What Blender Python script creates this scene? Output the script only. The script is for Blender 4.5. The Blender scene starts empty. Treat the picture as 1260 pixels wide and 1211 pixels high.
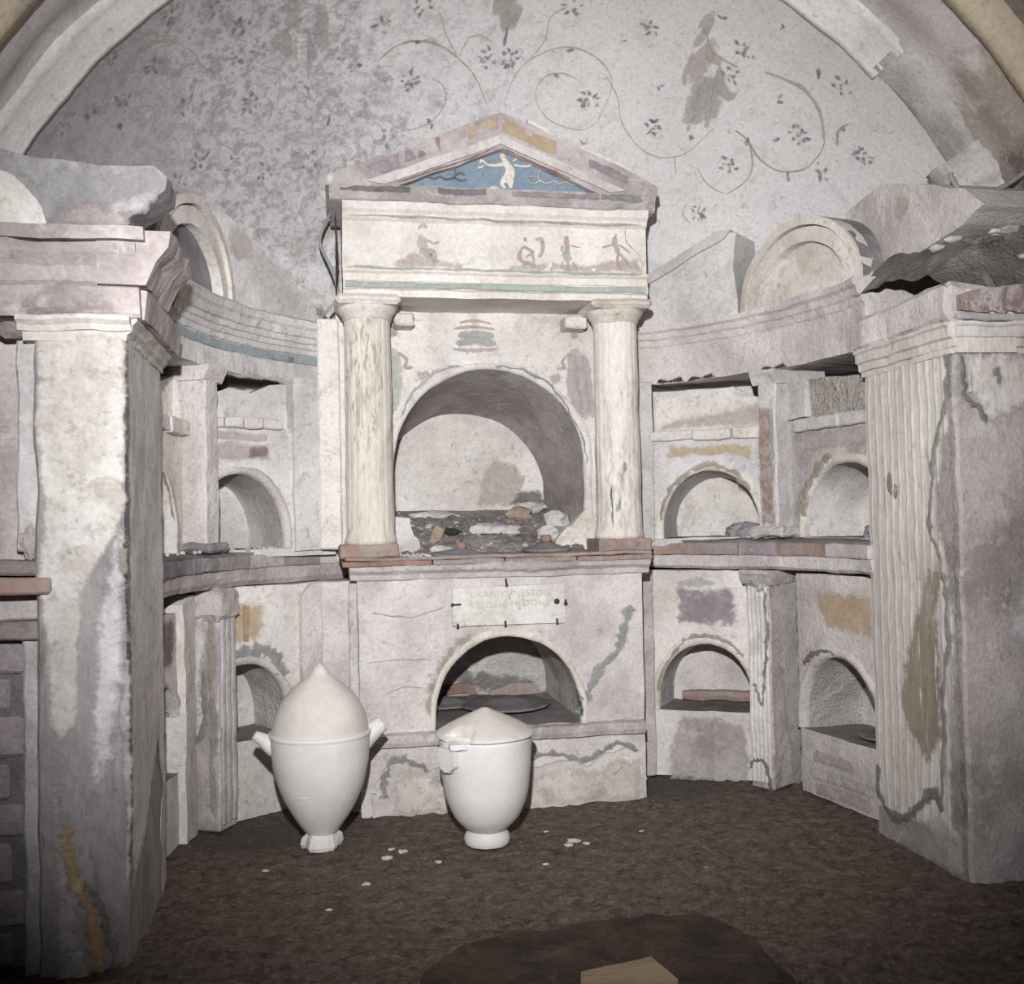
import bpy, bmesh, math, random
from mathutils import Vector, Matrix, noise
random.seed(7)
S = bpy.context.scene
COL = S.collection
PI = math.pi

# ------------------------------------------------------------------ camera, world, flash, exposure
cam_d = bpy.data.cameras.new('camera'); cam = bpy.data.objects.new('camera', cam_d); COL.objects.link(cam)
cam_d.sensor_fit = 'HORIZONTAL'; cam_d.sensor_width = 36.0; cam_d.lens = 36.0 * 1250.0 / 1260.0
cam_d.clip_start = 0.05
yaw, pitch, roll = math.radians(10.4), math.radians(1.6), math.radians(1.2)
fwd = Vector((math.sin(yaw)*math.cos(pitch), math.cos(yaw)*math.cos(pitch), math.sin(pitch)))
rgt = Vector((math.cos(yaw), -math.sin(yaw), 0)); up = rgt.cross(fwd)
r2 = math.cos(roll)*rgt - math.sin(roll)*up; u2 = math.cos(roll)*up + math.sin(roll)*rgt
m = Matrix((r2, u2, -fwd)).transposed().to_4x4(); m.translation = (-0.71, -4.1, 1.157)
cam.matrix_world = m
S.camera = cam

w = bpy.data.worlds.new('world'); S.world = w; w.use_nodes = True
w.node_tree.nodes['Background'].inputs[0].default_value = (0.75, 0.8, 1.0, 1)
w.node_tree.nodes['Background'].inputs[1].default_value = 0.02

fl = bpy.data.lights.new('flash', 'SPOT'); flo = bpy.data.objects.new('flash', fl); COL.objects.link(flo)
fl.energy = 840; fl.color = (0.985, 0.985, 1.0); fl.shadow_soft_size = 0.035
fl.spot_size = math.radians(80); fl.spot_blend = 1.0
FP = Vector((-0.76, -4.02, 1.66)); flo.location = FP
flo.rotation_euler = (Vector((0.16, 0.0, 1.60)) - FP).to_track_quat('-Z', 'Y').to_euler()

S.view_settings.view_transform = 'Standard'; S.view_settings.look = 'None'
S.view_settings.gamma = 1.0; S.view_settings.use_curve_mapping = False
S.view_settings.exposure = 0.0

# ------------------------------------------------------------------ materials
def lin(c):
    if isinstance(c, str):
        c = tuple(int(c[i:i+2], 16)/255 for i in (0, 2, 4)); g = .3*c[0]+.59*c[1]+.11*c[2]
        c = tuple((g+(x-g)*.68)*k for x, k in zip(c, (1.0, .993, .988)))
    return tuple((x/12.92 if x <= .04045 else ((x+.055)/1.055)**2.4) for x in c) + (1,)

def mat(name, light, dark, stain=None, amt=.6, samt=.5, s1=2.5, s2=9, bump=.35, rough=.9, streak=None,
        fine=70, lo=.41, hi=.60, spots=(), slo=.54, shi=.64, off=0.0, bdist=.012, grime=.62, fa=(.85, 1.08)):
    M = bpy.data.materials.new(name); M.use_nodes = True
    nt = M.node_tree; N = nt.nodes; L = nt.links
    b = N['Principled BSDF']; b.inputs['Roughness'].default_value = rough
    b.inputs['Specular IOR Level'].default_value = .18
    tc = N.new('ShaderNodeTexCoord'); mp = N.new('ShaderNodeMapping'); L.new(tc.outputs['Object'], mp.inputs[0])
    mp.inputs['Location'].default_value = (off, off*1.7, off*.6)
    if streak: mp.inputs['Scale'].default_value = streak
    def nz(scale, detail=8, r=.6, src=mp, dist=0):
        n = N.new('ShaderNodeTexNoise'); n.inputs['Scale'].default_value = scale; n.inputs['Detail'].default_value = detail
        n.inputs['Roughness'].default_value = r; n.inputs['Distortion'].default_value = dist
        L.new(src.outputs[0], n.inputs['Vector']); return n
    def ramp(src, a, c, mx=1.0):
        r = N.new('ShaderNodeMapRange'); r.inputs['From Min'].default_value = a; r.inputs['From Max'].default_value = c
        r.inputs['To Max'].default_value = mx; L.new(src, r.inputs['Value']); return r
    def mix(f, a, c, mode='MIX'):
        x = N.new('ShaderNodeMix'); x.data_type = 'RGBA'; x.blend_type = mode
        if hasattr(f, 'links') or hasattr(f, 'is_linked'): L.new(f, x.inputs['Factor'])
        else: x.inputs['Factor'].default_value = f
        for s, v in ((x.inputs[6], a), (x.inputs[7], c)):
            if isinstance(v, tuple): s.default_value = v
            else: L.new(v, s)
        return x.outputs[2]
    n1 = nz(s1, 9, .62, dist=.3); n2 = nz(s2, 10, .68, dist=.6); n3 = nz(fine, 6, .6, src=tc if False else mp)
    col = mix(ramp(n1.outputs[0], lo, hi, amt).outputs[0], lin(light), lin(dark))
    if stain: col = mix(ramp(n2.outputs[0], slo, shi, samt).outputs[0], col, lin(stain))
    for (c, rad, sc, a, *sp) in spots:
        mm = N.new('ShaderNodeMapping'); L.new(tc.outputs['Object'], mm.inputs[0])
        mm.inputs['Scale'].default_value = tuple(1/r for r in rad); mm.inputs['Location'].default_value = tuple(-p/r for p, r in zip(c, rad))
        ln = N.new('ShaderNodeVectorMath'); ln.operation = 'LENGTH'; L.new(mm.outputs[0], ln.inputs[0])
        ad = N.new('ShaderNodeMath'); ad.operation = 'MULTIPLY_ADD'; L.new(n2.outputs[0], ad.inputs[0]); ad.inputs[1].default_value = -2.2
        L.new(ln.outputs['Value'], ad.inputs[2])
        rr = N.new('ShaderNodeMapRange'); rr.inputs['From Min'].default_value = -.1; rr.inputs['From Max'].default_value = -.45
        rr.inputs['To Max'].default_value = a; L.new(ad.outputs[0], rr.inputs['Value'])
        fac = rr.outputs[0]
        if sp:
            nn = nz(sp[0], 7, .6, dist=.5); tt = ramp(nn.outputs[0], .50, .60); mu = N.new('ShaderNodeMath'); mu.operation = 'MULTIPLY'
            L.new(fac, mu.inputs[0]); L.new(tt.outputs[0], mu.inputs[1]); fac = mu.outputs[0]
        col = mix(fac, col, lin(sc))
    n4 = nz(s2*3.3, 8, .7, dist=.8)
    gr = ramp(n4.outputs[0], .56, .70, grime)
    gm = mix(.55, lin(dark), lin(stain or dark)); gd = mix(1.0, gm, (.50, .48, .46, 1), 'MULTIPLY')
    col = mix(gr.outputs[0], col, gd)
    gl = ramp(n4.outputs[0], .44, .30, grime*.9); col = mix(gl.outputs[0], col, lin(light))
    g = N.new('ShaderNodeMapRange'); g.inputs['From Min'].default_value = .3; g.inputs['From Max'].default_value = .7
    g.inputs['To Min'].default_value = fa[0]; g.inputs['To Max'].default_value = fa[1]; L.new(n3.outputs[0], g.inputs['Value'])
    cb = N.new('ShaderNodeCombineColor')
    for i in range(3): L.new(g.outputs[0], cb.inputs[i])
    col = mix(1.0, col, cb.outputs[0], 'MULTIPLY')
    L.new(col, b.inputs['Base Color'])
    ad = N.new('ShaderNodeMath'); ad.operation = 'MULTIPLY_ADD'; L.new(n2.outputs[0], ad.inputs[0]); ad.inputs[1].default_value = 1.6; L.new(n3.outputs[0], ad.inputs[2])
    bp = N.new('ShaderNodeBump'); bp.inputs['Strength'].default_value = bump; bp.inputs['Distance'].default_value = bdist
    L.new(ad.outputs[0], bp.inputs['Height']); L.new(bp.outputs[0], b.inputs['Normal'])
    return M

M = {}
M['white'] = mat('white_stucco', 'e0dad4', 'c2b9b0', 'a89c92', .8, .45, bump=.25)
M['frieze'] = mat('frieze_stucco', 'e4dfd7', 'cdc2b5', 'c4ae9b', .7, .35, s1=4, s2=6, bump=.2, grime=.3, slo=.56, shi=.7)
M['brickface'] = mat('whitewashed_brick', 'a88a82', '8c7069', 'c3b9b5', .8, .8, s1=8, s2=20, bump=.8, slo=.46, shi=.56)
M['pitted'] = mat('pitted_tufa', 'e0d6c8', 'c6baaa', '7d7266', .8, .9, s1=6, s2=26, bump=1.2, slo=.56, shi=.62, bdist=.02)
M['cream'] = mat('cream_stucco', 'e0d8cd', 'c2b5a6', 'a08e7a', .8, .5, bump=.25)
M['column'] = mat('stucco_column', 'e3dcd1', 'c9bcac', 'a08f7a', .75, .55, s1=2, s2=5, streak=(1.6, 1.6, .45), bump=.2, spots=(((-.555, -.03, 1.72), (.09, .3, .36), 'a8957e', .8, 34), ((.5, -.03, 1.3), (.09, .3, .25), 'b3a797', .6, 30)))
M['pink'] = mat('pinkish_plaster', 'd9d0cc', 'b5aaa6', 'c4beb8', .8, .5, s1=3.5, s2=11, bump=.5, off=3)
M['rose'] = mat('rose_grey_plaster', 'c5bab9', '9b8f90', 'd6cecb', .8, .55, s1=4, s2=12, bump=.5, off=5)
M['grey'] = mat('grey_plaster', 'c9c5c3', '9b9694', 'dcd8d5', .8, .5, s1=3, s2=9, bump=.4, off=2)
M['palegrey'] = mat('pale_grey_plaster', 'd6d3d1', 'b0acaa', '98938f', .7, .4, s1=3, s2=8, bump=.3, off=8)
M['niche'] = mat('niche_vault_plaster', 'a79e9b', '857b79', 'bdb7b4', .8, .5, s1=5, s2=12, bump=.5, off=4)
M['nichewhite'] = mat('niche_white_plaster', 'dad7d4', 'b0aaa6', '8f8884', .8, .5, s1=4, s2=7, bump=.8, off=9, streak=(1, 1, 1.5), bdist=.02)
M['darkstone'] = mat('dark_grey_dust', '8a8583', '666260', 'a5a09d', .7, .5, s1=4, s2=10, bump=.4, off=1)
M['slate'] = mat('slate_grey_stucco', '908d90', '6c6a6e', 'b0acaa', .8, .5, s1=5, s2=8, bump=.35, off=6)
M['blackgap'] = mat('blackened_masonry', '4a4441', '2a2624', '6b615b', .8, .5, s1=9, s2=18, bump=.7)
M['terra'] = mat('terracotta', 'ab8a7b', '8f7468', 'a59a94', .8, .75, s1=5, s2=11, bump=.5, slo=.47, shi=.6)
M['terrared'] = mat('red_terracotta', 'ad7f6c', '8d6656', 'a3938c', .8, .6, s1=6, s2=14, bump=.5)
M['tilemix'] = mat('dusty_tile', 'a5968f', '887a74', 'b08c80', .8, .5, s1=5, s2=9, bump=.5, off=4)
M['purple'] = mat('purple_paint', 'a8969d', '8f7a83', 'bbb0b1', .8, .6, s1=9, s2=20, bump=.3)
M['maroon'] = mat('maroon_paint', '94777d', '7d626a', 'b5a8a8', .8, .6, s1=14, s2=26, bump=.3)
M['ochre'] = mat('ochre_paint', 'd2b288', 'c4a37a', 'cfc0ae', .8, .55, s1=9, s2=14, bump=.25)
M['ochredk'] = mat('rust_ochre_paint', 'bd935a', 'ab8350', 'cbbca6', .7, .6, s1=12, s2=25, bump=.25)
M['blue'] = mat('blue_tympanum', '7f98ab', '728ca1', '93a7b5', .7, .35, s1=8, s2=16, bump=.15)
M['bluegrey'] = mat('blue_grey_band', '93a2aa', '84939b', 'a9b0b3', .7, .5, s1=8, s2=16, bump=.25)
M['green'] = mat('green_grey_band', 'a9b5ae', '98a49d', 'c2c5be', .8, .5, s1=7, s2=13, bump=.25)
M['marble'] = mat('urn_marble', 'dcdad7', 'cbc7c2', 'bfb09b', .6, .35, s1=3, s2=5, bump=.06, rough=.55, slo=.6, shi=.75, grime=.10, fa=(.95, 1.03))
M['marblelid'] = mat('urn_lid_marble', 'd8d1c7', 'c3b9ad', 'd2ccc5', .7, .4, s1=4, s2=7, bump=.1, rough=.6, off=3, grime=.10, fa=(.95, 1.03))
M['tablet'] = mat('tablet_marble', 'd9d6cf', 'bdb9ae', 'b39a7a', .7, .4, s1=6, s2=9, bump=.15, rough=.6, slo=.6, shi=.72)
M['letter'] = mat('worn_letter_paint', 'c2bdb4', 'b0aaa1', 'cdc9c2', .7, .5, s1=20, s2=40, bump=.1)
M['iron'] = mat('rusty_iron', '5b4840', '3a2d28', '7a5c4c', .7, .5, s1=30, s2=60, bump=.4)
M['moss'] = mat('green_grey_mortar', '9b9c92', '84857b', 'aea898', .8, .6, s1=8, s2=16, bump=.8)
M['ochremoss'] = mat('ochre_mortar', 'b8ad95', '9d937c', 'c6bdac', .8, .6, s1=8, s2=16, bump=.8)
M['bluemoss'] = mat('blue_grey_mortar', 'a5a9ac', '8b9094', 'bbbab8', .8, .6, s1=9, s2=18, bump=.8)
M['darkmould'] = mat('dark_mould', '85817d', '6c6865', '9f9993', .8, .6, s1=12, s2=22, bump=.6)
M['brick'] = mat('old_brick', 'b5a5a6', '9a8b8e', 'c2b6b6', .8, .6, s1=7, s2=14, bump=.6)
M['mortar'] = mat('brick_mortar', '8f8789', '787074', 'a09899', .8, .5, s1=9, s2=18, bump=.7)
M['cable'] = mat('blue_grey_cable', '9b9fa3', '878b90', None, .6, 0, bump=.05, rough=.6)
M['board'] = mat('wooden_board', 'a58a66', '8c7250', '735c40', .7, .5, s1=3, s2=6, streak=(1, 8, 8), bump=.2)
M['rubblewhite'] = mat('white_rubble', 'd8d5d2', 'b3aeab', None, .8, 0, s1=20, s2=30, bump=.5)
M['rubbletan'] = mat('tan_rubble', 'b79c83', '957c68', 'c9bcae', .8, .5, s1=18, s2=30, bump=.5)
M['rubblegrey'] = mat('dusty_rubble', 'a89f9b', '847b77', 'c9c4c0', .8, .6, s1=6, s2=16, bump=1.0, bdist=.02)
M['floor'] = mat('earth_floor', 'e6c0a8', 'a07c67', 'ecd2be', 1.0, .7, grime=.3, s1=20, s2=46, bump=1.6, fine=150, lo=.34, hi=.66, slo=.50, shi=.62, bdist=.02,
                 spots=(((0.75, .25, 0), (.45, .3, 1), 'a39b98', .9), ((-.95, -.1, 0), (.5, .25, 1), '9c918b', .8)))
M['slab'] = mat('dark_stone_slab', '564436', '382b23', '6b5848', .8, .5, s1=6, s2=14, bump=.8)
M['redpaint'] = mat('worn_red_paint', 'ad8579', '9c7e76', 'bdb2ac', .8, .75, s1=10, s2=22, bump=.4, slo=.46, shi=.58)
M['fig_red'] = mat('faded_red_paint', 'b8988a', 'c6b0a4', 'd6cbc1', .8, .6, s1=30, s2=45, bump=.1)
M['fig_brown'] = mat('faded_brown_paint', 'bcab9e', 'cabfb4', 'd8d0c8', .8, .6, s1=25, s2=40, bump=.1)
M['fig_grey'] = mat('faded_grey_paint', 'b4b1af', 'bfbcb9', 'cbc8c4', .8, .6, s1=25, s2=40, bump=.1)
M['fig_flesh'] = mat('faded_flesh_paint', 'c2aea5', 'cabcb4', 'd2cac4', .8, .6, s1=25, s2=40, bump=.1)
M['fig_rose'] = mat('faded_rose_paint', 'b9a8a8', 'c3b6b5', 'cdc6c3', .8, .6, s1=25, s2=40, bump=.1)
M['fig_blue'] = mat('faded_blue_paint', 'a8adb3', 'b3b6b9', 'c3c2c0', .8, .6, s1=25, s2=40, bump=.1)
M['fig_green'] = mat('faded_green_paint', 'b9beb3', 'c3c5ba', 'd0cdc4', .8, .6, s1=25, s2=40, bump=.1)
M['fig_olive'] = mat('faded_olive_paint', 'b0ab9d', 'bcb6a9', 'c6c1b6', .8, .6, s1=25, s2=40, bump=.1)
M['leafdark'] = mat('dark_leaf_paint', '7d868a', '8b9092', 'a9aaaa', .8, .4, s1=30, s2=50, bump=.1)
M['leafgreen'] = mat('green_leaf_paint', '9aa49f', 'a6aca7', 'b7b7b4', .8, .5, s1=30, s2=50, bump=.1)
M['berry'] = mat('red_berry_paint', 'b79f93', 'c2aea4', None, .8, 0, s1=30, bump=.1)
M['vine'] = mat('vine_paint', 'b9aba6', 'c3b9b4', 'cbc5c2', .9, .7, s1=6, s2=10, bump=.05)
M['vinered'] = mat('red_vine_paint', 'b3948c', 'bda59d', 'c6bcb7', .9, .5, s1=6, s2=10, bump=.05)
M['conch'] = mat('painted_conch_plaster', 'dad9d8', 'cfcdcc', 'bdbab8', .7, .45, s1=1.6, s2=11, bump=.15,
                 spots=(((-1.15, .2, 2.75), (.75, 9, .7), 'bdb8b9', .7), ((-1.05, .2, 2.8), (.8, 9, .65), '9a9698', .75, 17), ((-.95, .2, 2.8), (.7, 9, .6), '85888b', .55, 42), ((-1.5, .0, 2.6), (.4, 9, .45), 'aaa2a5', .6),
                        ((-.72, .4, 2.3), (.22, 9, .3), 'b5a79d', .7, 9), ((-.3, .4, 3.0), (.5, 9, .35), 'aeacab', .5, 20)))
M['ring'] = mat('arch_white_stucco', 'e0dedc', 'c6c1bb', 'dccfb4', .7, .5, s1=3, s2=6, bump=.3, off=2)
M['vault'] = mat('vault_plaster', 'd2caca', 'b8aeae', 'dcd6d4', .7, .5, s1=2.5, s2=8, bump=.3,
                 spots=(((1.72, -1.05, 2.45), (.42, .4, .36), '9c8a72', .75), ((1.75, -1.1, 2.3), (.2, .3, .16), '6a6058', .8)))
M['rib'] = mat('ochre_rib', 'd9c4a0', 'c4b193', 'd0c6b8', .8, .5, s1=4, s2=8, bump=.4)
M['outervault'] = mat('brown_vault', '8f7f77', '706159', 'a2958d', .8, .5, s1=3, s2=8, bump=.5)
M['pierwhite'] = mat('pier_cream_plaster', 'd3cec6', 'bdb3a8', 'ab9d8d', .75, .6, s1=5, s2=9, bump=.25, off=1)
M['piergrey'] = mat('pier_grey_core', 'a29899', '857b7d', '7b6867', .8, .55, s1=3, s2=6, streak=(1.5, 1.5, .45), bump=.4)
M['beam'] = mat('dull_pink_plaster', 'b9aca8', '978a88', 'c9c0bb', .85, .6, s1=4, s2=9, bump=.4)
M['pierfront'] = mat('pier_worn_plaster', 'b3a7a4', '8a7e7b', 'c5bcb8', .85, .6, s1=3, s2=10, bump=.5, off=7)
M['flute'] = mat('fluted_plaster', 'd6cec6', 'bfb4aa', 'a99a87', .75, .45, s1=3, s2=7, streak=(1, 1, .4), bump=.3, slo=.58, shi=.7)
M['flutestain'] = mat('bare_tan_plaster', 'aa9980', '94846e', 'c2b8aa', .8, .7, s1=9, s2=16, streak=(2, 2, .4), bump=.3)
M['rubbleroof'] = mat('dirt_covered_masonry', 'a09592', '756b69', 'bdb5b3', .85, .6, s1=4, s2=9, bump=1.0, off=2, bdist=.03)

FILM_BIAS = {}
FILM_MAX = {k: .75 for k in ('grey', 'ochre', 'maroon', 'fig_red', 'fig_brown', 'fig_grey', 'fig_flesh', 'fig_rose', 'fig_blue', 'fig_green', 'fig_olive', 'vine', 'vinered', 'green', 'leafgreen', 'berry', 'bluemoss', 'moss', 'ochremoss')}
def film(name):
    """copy of a material as a worn film of paint or plaster: its edge breaks up over the wall below"""
    k = name+'~'
    if k in M: return M[k]
    m_ = M[name].copy(); m_.name = M[name].name+'_film'; nt = m_.node_tree; N = nt.nodes; L = nt.links
    at = N.new('ShaderNodeAttribute'); at.attribute_name = 'edge'
    tc = N.new('ShaderNodeTexCoord')
    acc = at.outputs['Fac']
    for sc, am in ((26, 1.3), (90, .8)):
        n = N.new('ShaderNodeTexNoise'); n.inputs['Scale'].default_value = sc; n.inputs['Detail'].default_value = 6; L.new(tc.outputs['Object'], n.inputs['Vector'])
        sb = N.new('ShaderNodeMath'); sb.operation = 'SUBTRACT'; L.new(n.outputs[0], sb.inputs[0]); sb.inputs[1].default_value = .5
        ml = N.new('ShaderNodeMath'); ml.operation = 'MULTIPLY_ADD'; L.new(sb.outputs[0], ml.inputs[0]); ml.inputs[1].default_value = am; L.new(acc, ml.inputs[2]); acc = ml.outputs[0]
    r = N.new('ShaderNodeMapRange'); r.interpolation_type = 'SMOOTHSTEP'; b0 = FILM_BIAS.get(name, 0)
    r.inputs['From Min'].default_value = .18+b0; r.inputs['From Max'].default_value = .98+b0; r.inputs['To Max'].default_value = FILM_MAX.get(name, .9); L.new(acc, r.inputs['Value'])
    L.new(r.outputs[0], N['Principled BSDF'].inputs['Alpha'])
    M[k] = m_; return m_
def getm(x): return film(x[:-1]) if x.endswith('~') else M[x]

# ------------------------------------------------------------------ helpers
def add(bm, name, m, parent=None, rough=None, smooth=False, mats=None):
    if rough: roughen(bm, *rough)
    bmesh.ops.recalc_face_normals(bm, faces=bm.faces[:]) if smooth != 'keep' else None
    me = bpy.data.meshes.new(name); bm.to_mesh(me); bm.free()
    for x in (mats or [m]): me.materials.append(getm(x))
    if smooth:
        for p in me.polygons: p.use_smooth = True
    o = bpy.data.objects.new(name, me); COL.objects.link(o)
    if parent: o.parent = parent
    return o

def roughen(bm, amp, freq=9.0):
    for v in bm.verts:
        v.co += noise.noise_vector(v.co*freq)*amp + noise.noise_vector(v.co*freq*3.7)*amp*.45

def tag(o, label, cat, group=None, kind=None):
    o['label'] = label; o['category'] = cat
    if group: o['group'] = group
    if kind: o['kind'] = kind
    return o
def thing(name, label, cat, group=None, kind=None, loc=(0, 0, 0)):
    o = bpy.data.objects.new(name, None); COL.objects.link(o); o.location = loc
    o.empty_display_size = .05
    return tag(o, label, cat, group, kind)

def refine(bm, res, axes='xyz'):
    for i, a in enumerate('xyz'):
        if a not in axes: continue
        lo = min(v.co[i] for v in bm.verts); hi = max(v.co[i] for v in bm.verts)
        n = int((hi-lo)/res)
        for k in range(1, n+1):
            c = Vector((0, 0, 0)); c[i] = lo+(hi-lo)*k/(n+1); nn = Vector((0, 0, 0)); nn[i] = 1
            bmesh.ops.bisect_plane(bm, geom=bm.verts[:]+bm.edges[:]+bm.faces[:], plane_co=c, plane_no=nn, dist=1e-6)

def box(x0, x1, y0, y1, z0, z1, res=.06, bev=.006):
    bm = bmesh.new(); bmesh.ops.create_cube(bm, size=1)
    for v in bm.verts:
        v.co = Vector(((x0+x1)/2+v.co.x*(x1-x0), (y0+y1)/2+v.co.y*(y1-y0), (z0+z1)/2+v.co.z*(z1-z0)))
    if bev: bmesh.ops.bevel(bm, geom=bm.edges[:], offset=bev, segments=1, affect='EDGES')
    if res: refine(bm, res)
    return bm

def frame(o, t, n=None):
    """local (u along wall, v up, w outward) -> world matrix"""
    t = Vector((t[0], t[1], 0)).normalized(); nn = Vector((t.y, -t.x, 0)); o = Vector(o)
    mm = Matrix((t, Vector((0, 0, 1)), nn)).transposed().to_4x4(); mm.translation = o
    return mm
FRONT = frame((0, 0, 0), (1, 0))          # u = x, v = z, w = -y
def polar(phi, R, z=0):
    a = math.radians(phi); return Vector((R*math.sin(a), -.65+R*math.cos(a), z))
def pframe(phi, R):
    """frame facing the apse centre at angle phi: u to the viewer's right"""
    a = math.radians(phi); return frame(polar(phi, R), (math.cos(a), -math.sin(a)))

def poly(pts, w0, w1, F=FRONT, res=None, jit=0, sub=None):
    """prism from a 2-D outline (u,v) in frame F between offsets w0 and w1"""
    if sub:
        q = []
        for i, p in enumerate(pts):
            a = Vector(p[:2]); c = Vector(pts[(i+1) % len(pts)][:2]); n = max(1, int((c-a).length/sub))
            for k in range(n): q.append(a.lerp(c, k/n))
        pts = [(p.x+random.uniform(-jit, jit), p.y+random.uniform(-jit, jit)) for p in q]
    bm = bmesh.new()
    a = [bm.verts.new((p[0], p[1], w1)) for p in pts]; c = [bm.verts.new((p[0], p[1], w0)) for p in pts]
    bm.faces.new(a); bm.faces.new(c[::-1]); n = len(pts)
    for i in range(n): bm.faces.new((a[i], c[i], c[(i+1) % n], a[(i+1) % n]))
    bmesh.ops.triangulate(bm, faces=[f for f in bm.faces if len(f.verts) > 4])
    if res: refine(bm, res, 'xy')
    bm.transform(F); return bm

def pdist(p, P):
    """signed distance (inside positive) from p to the outline P"""
    d = 1e9; ins = False; x, y = p; n = len(P)
    for i in range(n):
        ax, ay = P[i]; bx, by = P[(i+1) % n]; ex, ey = bx-ax, by-ay; q = ex*ex+ey*ey or 1e-12
        t = max(0, min(1, ((x-ax)*ex+(y-ay)*ey)/q)); d = min(d, (x-ax-t*ex)**2+(y-ay-t*ey)**2)
        if (ay > y) != (by > y) and x < (bx-ax)*(y-ay)/(by-ay)+ax: ins = not ins
    d = math.sqrt(d); return d if ins else -d
def patch(name, pts, m, parent, F=FRONT, w=.004, th=.004, jit=.004, sub=.03, rough=(.006, 8), solid=False, soft=None):
    if solid: return add(poly(pts, w-th, w, F, None, jit, sub), name, m, parent, rough)
    x0 = min(p[0] for p in pts); x1 = max(p[0] for p in pts); y0 = min(p[1] for p in pts); y1 = max(p[1] for p in pts)
    sz = min(x1-x0, y1-y0); soft = soft or max(.006, min(.03, sz*.28)); res = max(soft*.6, (x1-x0+y1-y0)/110)
    nx = int((x1-x0+2*soft)/res)+1; ny = int((y1-y0+2*soft)/res)+1
    bm = bmesh.new(); lay = bm.verts.layers.float.new('edge'); V = {}; D = {}
    for i in range(nx+1):
        for j in range(ny+1):
            D[i, j] = pdist((x0-soft+res*i, y0-soft+res*j), pts)
    def vv(i, j):
        if (i, j) not in V:
            v = bm.verts.new((x0-soft+res*i, y0-soft+res*j, w)); v[lay] = max(-.3, min(1.0, .42+.6*D[i, j]/soft)); V[i, j] = v
        return V[i, j]
    for i in range(nx):
        for j in range(ny):
            if max(D[i, j], D[i+1, j], D[i, j+1], D[i+1, j+1]) > -soft*.6: bm.faces.new((vv(i, j), vv(i+1, j), vv(i+1, j+1), vv(i, j+1)))
    bm.transform(F)
    return add(bm, name, m+'~', parent, rough, smooth='keep')

def smoothline(pts, n=6):
    out = []
    P = [Vector(p) for p in pts]
    for i in range(len(P)-1):
        p0 = P[max(i-1, 0)]; p1 = P[i]; p2 = P[i+1]; p3 = P[min(i+2, len(P)-1)]
        for k in range(n):
            t = k/n
            out.append(.5*((2*p1)+(p2-p0)*t+(2*p0-5*p1+4*p2-p3)*t*t+(3*p1-p0-3*p2+p3)*t**3))
    out.append(P[-1]); return out

def tube(bm, pts, r, seg=8):
    P = [Vector(p) for p in pts]; rings = []
    for i, p in enumerate(P):
        d = (P[min(i+1, len(P)-1)]-P[max(i-1, 0)]).normalized()
        a = d.orthogonal().normalized() if i == 0 else (rings_a-d*rings_a.dot(d)).normalized()
        rings_a = a; b = d.cross(a); rr = r[i] if isinstance(r, (list, tuple)) else r
        rings.append([bm.verts.new(p+(a*math.cos(2*PI*k/seg)+b*math.sin(2*PI*k/seg))*rr) for k in range(seg)])
    for i in range(len(rings)-1):
        for k in range(seg): bm.faces.new((rings[i][k], rings[i][(k+1) % seg], rings[i+1][(k+1) % seg], rings[i+1][k]))
    bm.faces.new(rings[0][::-1]); bm.faces.new(rings[-1]); return bm

def seam(name, pts, wd, m, parent, F=FRONT, w=.004, jit=.006):
    """an irregular ribbon of mortar or crack filling along a line on a wall face"""
    P = smoothline([Vector((p[0], p[1], 0)) for p in pts], 5); L, R_ = [], []
    for i, p in enumerate(P):
        d = (P[min(i+1, len(P)-1)]-P[max(i-1, 0)]).normalized(); n = Vector((-d.y, d.x, 0))
        ww = wd*random.uniform(.35, 1.2)*(.4 if i in (0, len(P)-1) else 1); j = random.uniform(-jit, jit)
        L.append(p+n*(ww/2+j)); R_.append(p+n*(-ww/2+j))
    bm = bmesh.new(); lay = bm.verts.layers.float.new('edge'); q = []
    for i in range(len(P)):
        row = []
        for f_, e_, z in ((-.35, -.25, w-.004), (.12, .65, w), (.5, 1.0, w+.002), (.88, .65, w), (1.35, -.25, w-.004)):
            p = L[i].lerp(R_[i], f_); v = bm.verts.new((p.x, p.y, z)); v[lay] = e_ if 0 < i < len(P)-1 else e_-.5; row.append(v)
        q.append(row)
    for i in range(len(q)-1):
        for k in range(4): bm.faces.new((q[i][k], q[i+1][k], q[i+1][k+1], q[i][k+1]))
    bm.transform(F)
    return add(bm, name, m+'~', parent, (.006, 8), smooth='keep')

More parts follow.
